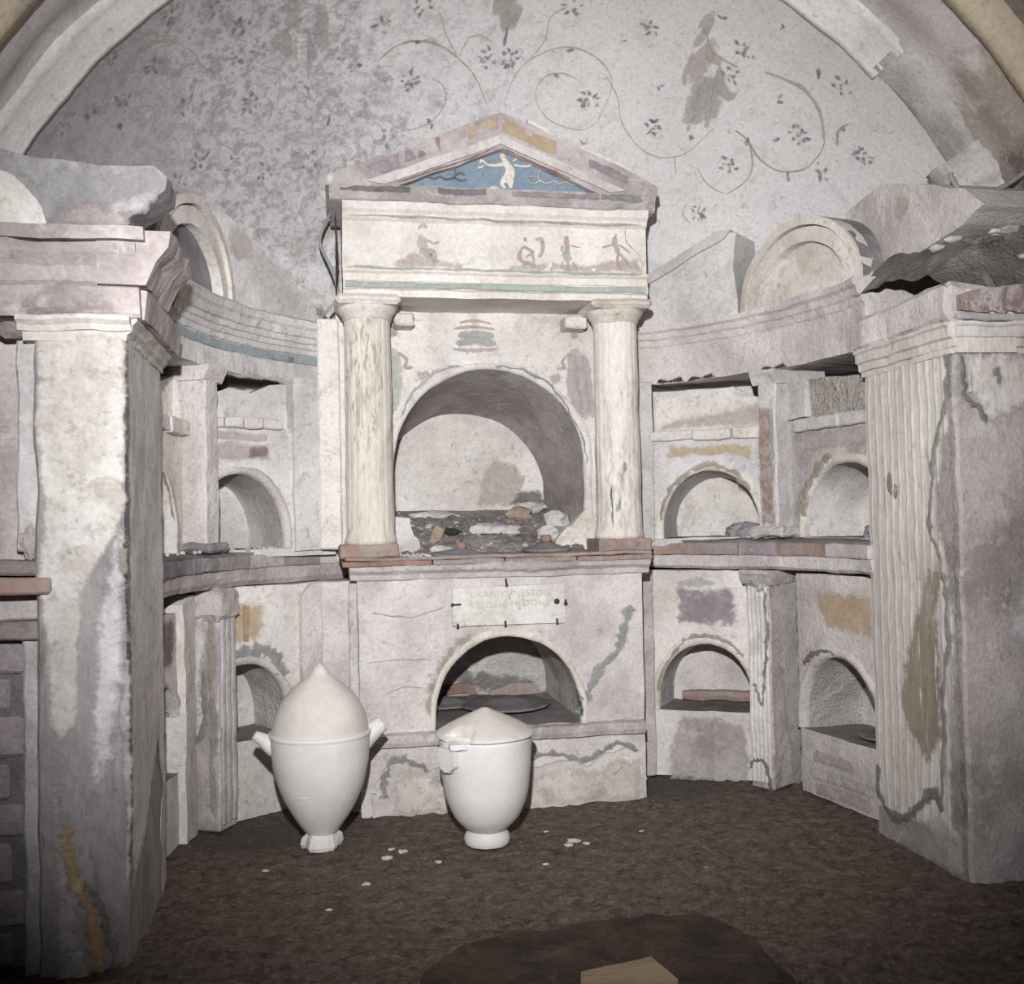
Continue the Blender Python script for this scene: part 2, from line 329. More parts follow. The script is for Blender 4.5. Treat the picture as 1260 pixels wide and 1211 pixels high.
def strokes(name, layers, parent, F=FRONT, w=.003, jit=0.0015, mapf=None, rough=(.006, 8)):
    """painted figure of brush strokes: layers of ([(points, width)], material), all one film"""
    bm = bmesh.new(); lay = bm.verts.layers.float.new('edge'); ms = []; off = 0
    for segs, m_ in layers:
        if m_+'~' not in ms: ms.append(m_+'~')
        mi = ms.index(m_+'~')
        for pts, wd in segs:
            off += 1
            P = smoothline([Vector((p[0], p[1], 0)) for p in pts], 4); prev = None
            for i, p in enumerate(P):
                d = (P[min(i+1, len(P)-1)]-P[max(i-1, 0)]).normalized(); n = Vector((-d.y, d.x, 0)); end = i in (0, len(P)-1)
                k = (.55+.45*math.sin(PI*(i+.5)/len(P)))*wd*.8+random.uniform(0, jit); row = []
                for f_, e_ in ((-1, -.1), (-.45, .75), (0, 1.0), (.45, .75), (1, -.1)):
                    a = p+n*(k*f_); a = mapf(a.x, a.y, .0028+.0007*off) if mapf else Vector((a.x, a.y, w+.0006*off))
                    v = bm.verts.new(a); v[lay] = e_-(.35 if end else 0); row.append(v)
                if prev:
                    for c in range(4): bm.faces.new((prev[c], row[c], row[c+1], prev[c+1])).material_index = mi
                prev = row
    if not mapf: bm.transform(F)
    return add(bm, name, None, parent, None if mapf else rough, smooth='keep', mats=ms)

def ring_sweep(prof, p0, p1, n, closed=True):
    """sweep a closed (R, z) profile about the apse axis from angle p0 to p1"""
    bm = bmesh.new(); rows = []
    for i in range(n+1):
        ph = p0+(p1-p0)*i/n; rows.append([bm.verts.new(polar(ph, r, z)) for r, z in prof])
    k = len(prof)
    for i in range(n):
        for j in range(k if closed else k-1):
            bm.faces.new((rows[i][j], rows[i][(j+1) % k], rows[i+1][(j+1) % k], rows[i+1][j]))
    if closed: bm.faces.new(rows[0]); bm.faces.new(rows[-1][::-1])
    return bm

def line_sweep(prof, x0, x1, res, F=FRONT):
    """extrude a closed (w, v) profile along u"""
    bm = bmesh.new(); n = max(1, int((x1-x0)/res)); rows = []
    for i in range(n+1):
        u = x0+(x1-x0)*i/n; rows.append([bm.verts.new((u, v, w_)) for w_, v in prof])
    k = len(prof)
    for i in range(n):
        for j in range(k): bm.faces.new((rows[i][j], rows[i][(j+1) % k], rows[i+1][(j+1) % k], rows[i+1][j]))
    bm.faces.new(rows[0]); bm.faces.new(rows[-1][::-1]); bm.transform(F); return bm

def lathe(prof, seg=48, cx=0, cy=0, fl=None):
    bm = bmesh.new(); rows = []
    for r, z in prof:
        rows.append([bm.verts.new((cx+(r*(fl(2*PI*k/seg, z) if fl else 1))*math.cos(2*PI*k/seg), cy+(r*(fl(2*PI*k/seg, z) if fl else 1))*math.sin(2*PI*k/seg), z)) for k in range(seg)])
    for i in range(len(rows)-1):
        for k in range(seg): bm.faces.new((rows[i][k], rows[i][(k+1) % seg], rows[i+1][(k+1) % seg], rows[i+1][k]))
    bm.faces.new(rows[0][::-1]); bm.faces.new(rows[-1]); return bm

def rock(c, r, squash=(1, 1, 1), seed=0, sub=2, amp=.35):
    bm = bmesh.new(); bmesh.ops.create_icosphere(bm, subdivisions=sub, radius=1)
    rs = Vector((seed*3.1, seed*1.7, seed*5.3))
    for v in bm.verts:
        d = 1+amp*noise.noise(v.co*1.6+rs)+amp*.5*noise.noise(v.co*3.5+rs)
        q = Vector((round(v.co.x*2.2)/2.2, round(v.co.y*2.2)/2.2, round(v.co.z*2.2)/2.2)).lerp(v.co, .55)
        v.co = Vector((q.x*squash[0], q.y*squash[1], q.z*squash[2]))*d*r+Vector(c)
    return bm

# niche wall -----------------------------------------------------------------
def arch_outline(uc, ru, vs, rz, vb, n=28, extra=()):
    ang = sorted(set([PI*i/n for i in range(n+1)]+[a for a in extra if 0 < a < PI]))
    left = [(uc-ru, vb+(vs-vb)*i/4) for i in range(4)]
    top = [(uc-ru*math.cos(a), vs+rz*math.sin(a)) for a in ang]
    return left+top+[(uc+ru, vs-(vs-vb)*i/4) for i in range(1, 5)], [None]*4+ang+[None]*4

def niche_face(u0, u1, v0, v1, uc, ru, vs, rz, vb, rings=9, gres=.05, topfn=None):
    ca = [math.atan2((v1-vs)/rz, (uc-u0)/ru), PI-math.atan2((v1-vs)/rz, (u1-uc)/ru)]
    out, ang = arch_outline(uc, ru, vs, rz, vb, extra=ca)
    bm = bmesh.new(); rows = []
    for i, (p, a) in enumerate(zip(out, ang)):
        if a is None: q = (u0, p[1]) if i < 4 else (u1, p[1])
        else:
            dx, dz = -ru*math.cos(a), rz*math.sin(a)
            t = 1e9
            if dx < -1e-9: t = min(t, (u0-uc)/dx)
            if dx > 1e-9: t = min(t, (u1-uc)/dx)
            if dz > 1e-9: t = min(t, (v1-vs)/dz)
            q = (uc+dx*t, vs+dz*t)
        rows.append([(p[0]+(q[0]-p[0])*k/rings, p[1]+(q[1]-p[1])*k/rings) for k in range(rings+1)])
    V = [[bm.verts.new((x, y, 0)) for x, y in r] for r in rows]
    for i in range(len(V)-1):
        for k in range(rings): bm.faces.new((V[i][k], V[i+1][k], V[i+1][k+1], V[i][k+1]))
    if vb > v0+1e-4:
        nu = max(2, int((u1-u0)/gres)); nv = max(1, int((vb-v0)/gres))
        G = [[bm.verts.new((u0+(u1-u0)*i/nu, v0+(vb-v0)*j/nv, 0)) for j in range(nv+1)] for i in range(nu+1)]
        for i in range(nu):
            for j in range(nv): bm.faces.new((G[i][j], G[i+1][j], G[i+1][j+1], G[i][j+1]))
    return bm

def niche(parent, F, u0, u1, v0, v1, uc, ru, vs, rz, vb, depth, mw, mv, mb, mf, back=None, amp=.006, freq=8, ret=.08, rim=None, rimw=.02, host=None):
    """front wall face with an arched opening, the vault behind it, its back wall and its floor"""
    bm = niche_face(u0, u1, v0, v1, uc, ru, vs, rz, vb)
    # returns round the outer edge give the face thickness
    for (a, b) in (((u0, v0), (u0, v1)), ((u0, v1), (u1, v1)), ((u1, v1), (u1, v0))):
        n = 12; q = []
        for i in range(n+1):
            u = a[0]+(b[0]-a[0])*i/n; v = a[1]+(b[1]-a[1])*i/n
            q.append([bm.verts.new((u, v, -ret*k/2)) for k in range(3)])
        for i in range(n):
            for k in range(2): bm.faces.new((q[i][k], q[i+1][k], q[i+1][k+1], q[i][k+1]))
    bm.transform(F); face = add(bm, host or 'wall_face', mw, parent, (amp, freq), smooth='keep')
    if host: parent = face
    out, _ = arch_outline(uc, ru, vs, rz, vb)
    bu, bs, bz, bb, *sv = back or (uc, .92, .92, 0)      # back centre, width scale, height scale, floor rise
    sv = sv[0] if sv else bz
    bo, _ = arch_outline(bu, ru*bs, vb+bb+(vs-vb)*sv, rz*bz, vb+bb)
    K = 10; bm = bmesh.new()
    V = [[bm.verts.new((p[0]+(q[0]-p[0])*k/K, p[1]+(q[1]-p[1])*k/K, -depth*k/K)) for k in range(K+1)] for p, q in zip(out, bo)]
    for i in range(len(V)-1):
        for k in range(K): bm.faces.new((V[i][k], V[i+1][k], V[i+1][k+1], V[i][k+1]))
    bm.transform(F); add(bm, 'niche_vault', mv, parent, (amp, freq), smooth='keep')
    bm = bmesh.new(); ha = ru*bs; v0b = vb+bb; vsb = vb+bb+(vs-vb)*sv; nb = 26; V = []
    for i in range(nb+1):
        a = PI*i/nb; u = bu-ha*math.cos(a); vt = vsb+rz*bz*math.sin(a)
        V.append([bm.verts.new((u, v0b+(vt-v0b)*k/12, -depth)) for k in range(13)])
    for i in range(nb):
        for k in range(12): bm.faces.new((V[i][k], V[i+1][k], V[i+1][k+1], V[i][k+1]))
    bm.transform(F); add(bm, 'niche_back', mb, parent, (amp, freq), smooth='keep')
    bm = bmesh.new(); n = 14
    V = [[bm.verts.new((uc-ru*1.0+2*ru*i/n+((bu-uc)+ru*(1-2*i/n)*(1-bs))*k/n, vb+bb*k/n, -depth*k/n)) for k in range(n+1)] for i in range(n+1)]
    for i in range(n):
        for k in range(n): bm.faces.new((V[i][k], V[i+1][k], V[i+1][k+1], V[i][k+1]))
    bm.transform(F); add(bm, 'niche_floor', mf, parent, (amp, freq), smooth='keep')
    if rim:
        bm = bmesh.new(); q = []
        for p in out:
            d = Vector((p[0]-uc, (p[1]-vs) if p[1] > vs else 0, 0)); d = d.normalized() if d.length > 1e-6 else Vector((0, 1, 0))
            k1 = rimw*(1+.6*noise.noise(Vector((p[0]*9, p[1]*9, uc*7))))
            b = Vector((p[0], p[1], 0))
            q.append([bm.verts.new(x) for x in (b-d*.004+Vector((0, 0, -.03)), b-d*.003+Vector((0, 0, .009)), b+d*k1*.6+Vector((0, 0, .012)), b+d*k1+Vector((0, 0, -.006)))])
        for i in range(len(q)-1):
            for k in range(3): bm.faces.new((q[i][k], q[i+1][k], q[i+1][k+1], q[i][k+1]))
        bm.transform(F); add(bm, 'arch_rim', rim, face, (amp, freq), smooth='keep')
    return face

# ================================================================== SETTING
# floor
def gridbm(fn, nu, nv):
    bm = bmesh.new(); V = [[bm.verts.new(fn(i/nu, j/nv)) for j in range(nv+1)] for i in range(nu+1)]
    for i in range(nu):
        for j in range(nv): bm.faces.new((V[i][j], V[i+1][j], V[i+1][j+1], V[i][j+1]))
    return bm
def floor_h(x, y):
    return .010*noise.noise(Vector((x*3, y*3, 1)))+.006*noise.noise(Vector((x*9, y*9, 2)))+.009*noise.noise(Vector((x*24, y*24, 5)))-.008
fo = add(gridbm(lambda a, b: (-2.4+4.6*a, -4.6+5.6*b, floor_h(-2.4+4.6*a, -4.6+5.6*b)), 330, 400), 'floor', 'floor', smooth=True)
tag(fo, 'dark brown trodden earth floor strewn with grit', 'floor', kind='structure')

# painted conch behind everything
CR, CZ, CY, CDp = 1.905, 1.41, -.70, 1.5
def conch(x, z, off=0.0):
    k = max(0.0, 1-(x*x+(z-CZ)**2)/CR**2)
    p = Vector((x, CY+CDp*math.sqrt(k), z))
    n = Vector((-x/CR**2, -(p.y-CY)/CDp**2, -(z-CZ)/CR**2)).normalized()
    d = .006*noise.noise(p*2.2)+.003*noise.noise(p*7)
    return p+n*(d+off)
def conch_pt(a, b):
    th = math.radians(-25+230*a); rho = CR*math.sin(b*PI/2)
    return conch(rho*math.cos(th), CZ+rho*math.sin(th))
wb = add(gridbm(conch_pt, 200, 90), 'wall_back', 'conch', smooth=True)
tag(wb, 'pale grey curved apse wall painted with vines, sprigs and figures', 'wall', kind='structure')
bmesh_shell = ring_sweep([(1.85, -.05), (1.85, 2.2)], -115, 115, 60, closed=False)  # added shell behind the niches, keeps world light out of the gaps
ws = add(bmesh_shell, 'wall_apse', 'rose', smooth=True)
tag(ws, 'rough masonry of the apse behind the niches', 'wall', kind='structure')

# arch ring at the mouth of the apse, room vault in front of it
def arc_band(prof, a0, a1, n):
    """prof: (radius, y) swept round the arch centre (0, CZ)"""
    bm = bmesh.new(); V = []
    for i in range(n+1):
        a = math.radians(a0+(a1-a0)*i/n)
        V.append([bm.verts.new((r*math.cos(a), y, CZ+r*math.sin(a))) for r, y in prof])
    for i in range(n):
        for k in range(len(prof)-1): bm.faces.new((V[i][k], V[i+1][k], V[i+1][k+1], V[i][k+1]))
    return bm
rp = [(1.93, -.66), (1.885, -.68), (1.885, -.71), (1.90, -.715), (1.892, -.75), (1.905, -.755), (1.90, -.80), (1.91, -.805), (1.902, -.85), (1.92, -.87), (1.96, -.875)]
tr = thing('trim_1', 'whitish moulded arch band at the mouth of the painted apse', 'arch', kind='structure')
bm = arc_band(rp, 46, 176, 110); add(bm, 'arch_moulding', 'ring', tr, (.006, 6), smooth='keep')
bm = arc_band([(1.925, -.65), (1.90, -.72), (1.905, -.80), (1.92, -.87), (1.94, -.88)], 27, 47, 30); add(bm, 'broken_moulding', 'grey', tr, (.014, 7), smooth='keep')
bm = arc_band([(1.92, -.66), (1.82, -.68), (1.80, -.76), (1.84, -.86), (1.93, -.89)], 24, 33.5, 22)
add(bm, 'arch_springer', 'grey', tr, (.03, 9), smooth='keep')
vp = [(1.925, -.86)]+[(1.925+.01*math.sin(k), -.86-.36*k/10) for k in range(1, 11)]
cv = add(arc_band(vp, 8, 172, 130), 'ceiling', 'vault', rough=(.008, 5), smooth=True)
tag(cv, 'stained pinkish barrel vault in front of the apse', 'ceiling', kind='structure')
t2 = add(arc_band([(1.94, -1.19), (1.875, -1.20), (1.87, -1.24), (1.885, -1.28), (1.95, -1.29)], 8, 172, 120), 'trim_2', 'rib', rough=(.008, 6), smooth='keep')
tag(t2, 'worn ochre rib along the outer edge of the vault', 'arch', kind='structure')
t3 = add(arc_band([(1.94, -1.27), (1.99, -1.30), (1.99, -2.2)], 8, 172, 100), 'trim_3', 'outervault', rough=(.01, 5), smooth='keep')
tag(t3, 'dark brown rough vault nearest the viewer', 'arch', kind='structure')

# painting on the conch ---------------------------------------------------
SPR = [(-0.99, 2.976), (-1.281, 2.777), (-1.399, 2.7), (-0.942, 2.949), (-1.024, 2.905), (-1.208, 2.738), (-1.385, 2.661), (-1.544, 2.51), (-1.476, 2.582), (-1.412, 2.6), (-0.985, 2.819), (-0.336, 2.998), (-0.457, 3.117), (-0.314, 3.173), (-0.022, 3.083), (0.073, 3.084), (-1.181, 2.61), (-1.054, 2.628), (-0.94, 2.625), (-0.43, 2.815), (-0.235, 2.884), (-0.755, 2.695), (-0.625, 3.012), (-0.543, 3.012), (-1.269, 2.511), (-1.197, 2.883), (-1.052, 2.971), (-0.757, 2.91), (-0.668, 2.839), (-0.329, 3.098), (0.431, 2.966), (0.315, 3.099), (0.274, 3.039), (0.722, 2.861), (0.698, 2.977), (0.869, 2.816), (0.6, 3.125), (0.53, 3.11), (0.948, 3.004), (0.942, 2.959), (1.129, 2.849), (1.238, 2.729), (1.176, 2.733), (1.435, 2.597), (1.277, 2.805), (1.045, 2.689), (1.258, 2.607), (1.354, 2.584), (0.977, 2.536), (1.084, 2.755), (0.437, 2.824), (0.286, 3.193), (1.342, 2.705), (0.83, 3.091), (1.022, 3.007), (1.2, 2.865)]
SINGLE = {9, 20, 22, 23, 27, 28, 29, 31, 32, 34, 35, 40, 42, 46, 49, 50, 52, 53, 54, 55, 37}
BIG = {0, 1, 10, 11, 14, 15, 30, 33, 38, 45, 43, 41, 16, 48}
def tangent(x, z):
    p = conch(x, z); a = (conch(x+.004, z)-p).normalized(); b = conch(x, z+.004)-p; b = (b-a*b.dot(a)).normalized()
    n = a.cross(b); n = n if n.y < 0 else -n
    return p, a, b, n
def sprig(x, z, i):
    bm = bmesh.new(); lay = bm.verts.layers.float.new('edge'); n = 2 if i in SINGLE else (9 if i in BIG else 5)
    p0, ta, tb_, tn = tangent(x, z)
    def leaf(cx, cz, ang, ln, wd, mi):
        P = []
        def at(a, b, o=0): return p0+ta*(cx+a*math.cos(ang)-b*math.sin(ang))+tb_*(cz+a*math.sin(ang)+b*math.cos(ang))+tn*(.005+o)
        for k in range(10):
            t = 2*PI*k/10; v = bm.verts.new(at(math.cos(t)*ln/2, math.sin(t)*wd/2*(1-.35*math.cos(t)))); v[lay] = .15; P.append(v)
        c = bm.verts.new(at(0, 0)); c[lay] = 1.0
        for k in range(10): bm.faces.new((P[k], P[(k+1) % 10], c)).material_index = mi
    rr = random.Random(i*13+1)
    for k in range(n):
        a = rr.uniform(0, 2*PI) if n < 3 else 2*PI*k/n+rr.uniform(-.4, .4)
        d = rr.uniform(.005, .016) if n < 3 else rr.uniform(.018, .042)
        leaf(d*math.cos(a), d*math.sin(a)*1.15, a+rr.uniform(-.7, .7), rr.uniform(.028, .046), rr.uniform(.017, .027), 0 if rr.random() < .6 else 1)
    if n > 3:
        for k in range(3): leaf(rr.uniform(-.012, .014), rr.uniform(-.014, .012), 0, .024, .021, 2)
    add(bm, 'painted_sprig', None, wb, smooth='keep', mats=['leafdark~', 'leafgreen~', 'berry~'])
for i, (x, z) in enumerate(SPR): sprig(x, z, i)
TEN = [[(0.005, 2.948), (-0.061, 3.03), (-0.138, 3.074), (-0.228, 3.101), (-0.329, 3.1), (-0.41, 3.074), (-0.474, 3.031)], [(-0.138, 3.074), (-0.206, 3.131), (-0.242, 3.179)], [(0.075, 2.95), (0.097, 3.024), (0.153, 3.079), (0.276, 3.111), (0.395, 3.091), (0.484, 3.044), (0.516, 2.988), (0.486, 2.895)], [(-0.138, 3.078), (-0.113, 3.125), (-0.065, 3.136), (-0.011, 3.125)], [(0.153, 3.079), (0.205, 3.128), (0.211, 3.18), (0.272, 3.197)], [(0.478, 3.034), (0.55, 2.962), (0.587, 2.887), (0.675, 2.802), (0.766, 2.757), (0.861, 2.753), (0.922, 2.795), (0.949, 2.821)], [(0.486, 2.895), (0.423, 2.872), (0.296, 2.902), (0.223, 2.954), (0.205, 3.001), (0.232, 3.035), (0.296, 3.045), (0.375, 3.024)], [(1.03, 2.798), (1.091, 2.749), (1.13, 2.666), (1.116, 2.617), (1.062, 2.588)], [(1.062, 2.588), (0.981, 2.64), (0.929, 2.703)], [(1.081, 2.763), (1.146, 2.688), (1.226, 2.63), (1.3, 2.614), (1.323, 2.646), (1.322, 2.677)], [(1.322, 2.677), (1.269, 2.763), (1.188, 2.846), (1.1, 2.903), (1.044, 2.934)], [(0.805, 3.074), (0.842, 3.035), (0.913, 2.993), (0.96, 2.969)], [(1.36, 2.652), (1.34, 2.697), (1.355, 2.702)], [(-1.127, 2.69), (-1.114, 2.747), (-1.079, 2.802)], [(-1.127, 2.69), (-1.087, 2.672), (-1.044, 2.667)], [(-1.31, 2.778), (-1.225, 2.843), (-1.159, 2.862), (-1.128, 2.847), (-1.077, 2.854)], [(-0.917, 2.924), (-0.843, 2.926), (-0.799, 2.897), (-0.8, 2.875)], [(-0.836, 2.776), (-0.789, 2.748), (-0.689, 2.766), (-0.621, 2.802)], [(-1.399, 2.655), (-1.372, 2.653), (-1.313, 2.687), (-1.31, 2.653), (-1.357, 2.585)], [(-0.415, 2.868), (-0.343, 2.851), (-0.238, 2.886), (-0.181, 2.952), (-0.196, 2.998), (-0.251, 3.016)], [(0.829, 2.758), (0.853, 2.686)], [(0.919, 2.576), (0.91, 2.541), (0.95, 2.496)]]
REDT = {0, 7, 9, 12}
for i, t in enumerate(TEN):
    strokes('painted_tendril', [([(t, .005 if i in REDT else .004)], 'vinered' if i in REDT else 'vine')], wb, mapf=conch, jit=.001)
strokes('painted_figure', [
    ([([(.845, 2.98), (.85, 2.92), (.852, 2.85)], .058), ([(.895, 2.97), (.915, 2.92), (.928, 2.85)], .058), ([(.87, 2.97), (.88, 2.90), (.89, 2.845)], .058),
      ([(.89, 2.99), (.925, 2.935), (.965, 2.905), (.99, 2.90)], .022)], 'fig_grey'),
    ([([(.80, 3.045), (.825, 3.01), (.835, 2.972)], .07), ([(.785, 3.045), (.783, 3.0), (.797, 2.965)], .016), ([(.782, 3.085), (.80, 3.055)], .034), ([(.89, 2.955), (.912, 2.87), (.925, 2.83)], .017), ([(.855, 2.85), (.858, 2.83)], .012)], 'fig_flesh'),
    ([([(.765, 3.10), (.79, 3.10), (.81, 3.075)], .022), ([(.83, 3.035), (.87, 3.01), (.895, 2.995)], .012)], 'fig_brown')], wb, mapf=conch)
strokes('painted_figure', [
    ([([(-.825, 3.02), (-.84, 2.965)], .045), ([(-.70, 3.105), (-.70, 3.06), (-.715, 3.02)], .05), ([(-.72, 3.02), (-.735, 2.985)], .02)], 'fig_rose'),
    ([([(-.835, 3.03), (-.80, 3.06), (-.77, 3.085)], .016), ([(-.80, 3.02), (-.80, 2.97)], .016)], 'fig_flesh'),
    ([([(-.75, 3.05), (-.742, 3.0), (-.755, 2.945)], .018)], 'fig_blue')], wb, mapf=conch)
strokes('painted_figure', [
    ([([(-.03, 3.20), (.03, 3.20), (.09, 3.185)], .04), ([(.02, 3.19), (.045, 3.15)], .04), ([(.07, 3.19), (.06, 3.15)], .03)], 'fig_olive'),
    ([([(.045, 3.16), (.042, 3.115)], .014)], 'leafdark')], wb, mapf=conch)

# ================================================================== AEDICULE
ae = thing('aedicule', 'central temple-fronted shrine with two columns, gable and blue tympanum', 'shrine')
def podium_parts():
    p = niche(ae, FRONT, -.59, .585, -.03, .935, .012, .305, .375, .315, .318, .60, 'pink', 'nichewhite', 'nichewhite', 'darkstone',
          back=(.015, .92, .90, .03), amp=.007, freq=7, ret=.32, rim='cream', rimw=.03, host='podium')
    bm = line_sweep([(.0, .262), (.028, .266), (.034, .285), (.03, .312), (0, .318), (-.03, .318), (-.03, .262)], -.585, .58, .035)
    add(bm, 'sill_ledge', 'rose', p, (.006, 8))
    # rough broken lower course
    patch('broken_plaster', [(-.54, -.03), (-.545, .1), (-.5, .2), (-.4, .225), (-.33, .16), (-.26, .19), (-.1, .21), (.05, .17), (.1, .14), (.25, .17), (.34, .14), (.42, .19), (.52, .215), (.575, .17), (.57, -.03)], 'pink', p, w=.02, th=.03, jit=.012, sub=.025, rough=(.006, 12), solid=True)
    patch('tan_render', [(-.46, .0), (-.45, .12), (-.38, .17), (-.3, .13), (-.2, .17), (-.22, .0)], 'cream', p, w=.025, rough=(.006, 12))
    patch('tan_render', [(.05, .0), (.1, .12), (.25, .14), (.35, .11), (.45, .17), (.55, .15), (.55, .0)], 'cream', p, w=.025, rough=(.006, 12))
    seam('mortar_seam', [(-.5, .06), (-.505, .15), (-.45, .215), (-.38, .2), (-.33, .165)], .04, 'moss', p, w=.022)
    seam('mortar_seam', [(.06, .19), (.18, .205), (.28, .175), (.38, .19), (.46, .225), (.55, .19)], .03, 'moss', p, w=.022)
    seam('repair_seam', [(.30, .345), (.335, .43), (.39, .52), (.46, .6), (.5, .68), (.53, .8)], .05, 'bluemoss', p, w=.008)
    seam('crack', [(-.545, .80), (-.4, .775), (-.32, .79), (-.24, .82)], .006, 'rose', p, w=.007, jit=.002)
    seam('crack', [(-.56, .60), (-.42, .61), (-.3, .60)], .005, 'rose', p, w=.007, jit=.002)
    seam('crack', [(-.5, .47), (-.42, .5), (-.33, .49)], .005, 'rose', p, w=.007, jit=.002)
    patch('moss_patch', [(-.30, .36), (-.27, .52), (-.19, .64), (-.12, .70), (-.15, .71), (-.24, .64), (-.31, .54), (-.335, .42)], 'ochremoss', p, w=.008, jit=.008)
    patch('dark_chip', [(.285, .46), (.30, .46), (.325, .36), (.31, .345)], 'blackgap', p, w=.0125, jit=.003)
    # podium cornice: plaster moulding below, tiles above
    bm = line_sweep([(0, .925), (.012, .93), (.022, .95), (.045, .965), (.055, .985), (-.2, .985), (-.2, .925)], -.622, .615, .035)
    add(bm, 'cornice_moulding', 'pink', p, (.006, 8))
    x = -.655
    for wdt, mm in ((.36, 'terrared'), (.29, 'tilemix'), (.30, 'terra'), (.325, 'terra')):
        add(box(x+.003, x+wdt-.003, -.066+random.uniform(0, .006), .26, .986, 1.006, .05, .003), 'cornice_tile', mm, p, (.004, 9)); x += wdt
    patch('mortar_bed', [(-.29, .965), (-.1, .99), (.1, 1.0), (.3, .985), (.3, .96), (.0, .955)], 'rose', p, w=.064, th=.05, jit=.006)
    # broken masonry inside the niche
    patch('brick_gap', [(.02, .36), (.10, .385), (.18, .40), (.26, .375), (.29, .33), (.24, .32), (.05, .33)], 'terra', p, w=-.575, th=.02, jit=.01, solid=True)
    patch('brick_gap', [(-.25, .355), (-.23, .405), (-.1, .41), (-.04, .385), (-.02, .36)], 'terrared', p, w=-.58, th=.016, jit=.01, solid=True)
    patch('lost_plaster', [(-.12, .40), (-.14, .45), (-.09, .475), (-.05, .44), (-.01, .47), (.03, .43), (.12, .44), (.2, .42), (.26, .38), (.1, .36)], 'rubblegrey', p, w=-.585, th=.03, jit=.012)
    return p
podium_parts()
# shelf floor of the upper storey
add(box(-.64, .62, -.055, .30, 1.006, 1.02, .06, .004), 'shelf_bed', 'tilemix', ae, (.006, 8))

def pedestal(x0, x1, m_):
    add(box(x0, x1, -.045, .17, 1.018, 1.072, .035, .006), 'pedestal', m_, ae, (.005, 10))
pedestal(-.66, -.425, 'terra'); pedestal(.395, .622, 'terra')

def column(cx):
    cy = .055
    def fl(a, z): return 1-.020*max(0.0, math.cos(a*20))**2*(1 if z > 1.13 else .2)
    pr = [(.104, 1.072), (.106, 1.09), (.100, 1.105), (.097, 1.12)]+[(.0965-.0045*k/24, 1.12+.855*k/24) for k in range(1, 25)]+[(.096, 1.985)]
    c = add(lathe(pr, 160, cx, cy, fl), 'column', 'column', ae, (.0035, 7), smooth=True)
    cp = [(.090, 1.975), (.100, 1.982), (.101, 1.996), (.108, 2.002), (.118, 2.018), (.122, 2.03)]
    k = add(lathe(cp, 64, cx, cy), 'capital', 'cream', c, (.003, 9), smooth=True)
    add(box(cx-.129, cx+.129, cy-.127, cy+.127, 2.030, 2.068, .04, .014), 'abacus', 'cream', c, (.005, 9))
    return c
cl = column(-.533); cr = column(.512)
# chips and stains on the right column
Fc = frame((.512, .055, 0), (1, 0))
seam('crack', [(-.055, 1.30), (-.055, 1.22), (-.05, 1.12)], .008, 'darkmould', cr, Fc, w=.0815, jit=.002)
patch('grey_patch', [(-.012, 1.32), (.012, 1.36), (.016, 1.40), (.002, 1.41), (-.01, 1.36)], 'bluegrey', cr, Fc, w=.0945, jit=.003)
patch('grey_patch', [(-.04, 1.19), (-.005, 1.20), (.005, 1.25), (-.015, 1.26), (-.035, 1.22)], 'bluegrey', cr, Fc, w=.0945, jit=.004)

# back wall of the upper storey with the big arched niche
F2 = frame((0, .27, 0), (1, 0))
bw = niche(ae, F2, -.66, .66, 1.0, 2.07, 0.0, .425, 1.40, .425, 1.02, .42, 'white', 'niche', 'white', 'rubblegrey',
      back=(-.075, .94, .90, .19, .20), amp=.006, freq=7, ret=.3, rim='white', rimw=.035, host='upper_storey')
seam('crack', [(.02, 1.835), (.15, 1.815), (.28, 1.74), (.36, 1.62), (.415, 1.50), (.43, 1.40)], .012, 'bluemoss', bw, F2, w=.014, jit=.006)
seam('crack', [(-.40, 1.60), (-.33, 1.72), (-.22, 1.815), (-.12, 1.83)], .018, 'grey', bw, F2, w=.014, jit=.006)
patch('brown_spot', [(.265, 1.79), (.31, 1.80), (.32, 1.765), (.285, 1.75)], 'fig_brown', bw, F2, w=.009, jit=.006)
patch('brown_spot', [(-.325, 1.81), (-.27, 1.815), (-.255, 1.785), (-.30, 1.765)], 'fig_olive', bw, F2, w=.009, jit=.006)
patch('broken_render', [(-.42, 1.02), (-.43, 1.19), (-.36, 1.17), (-.32, 1.05), (-.30, 1.02)], 'palegrey', bw, F2, w=.03, th=.05, jit=.01, rough=(.008, 10), solid=True)
patch('broken_render', [(.47, 1.02), (.44, 1.22), (.39, 1.16), (.30, 1.10), (.27, 1.02)], 'cream', bw, F2, w=.03, th=.05, jit=.01, rough=(.008, 10), solid=True)
patch('bare_back', [(.0, 1.23), (.03, 1.40), (.1, 1.44), (.19, 1.42), (.23, 1.36), (.2, 1.29), (.26, 1.25), (.3, 1.23)], 'fig_brown', bw, F2, w=-.413, th=.006, jit=.016)
patch('bare_back', [(.16, 1.23), (.2, 1.30), (.30, 1.30), (.34, 1.23)], 'darkstone', bw, F2, w=-.41, th=.006, jit=.012)
# beam end lumps at the top corners
for x0, x1 in ((-.415, -.33), (.32, .42)):
    add(box(x0, x1, .15, .27, 1.985, 2.04, .03, .008), 'bracket_stub', 'white', bw, (.006, 12))
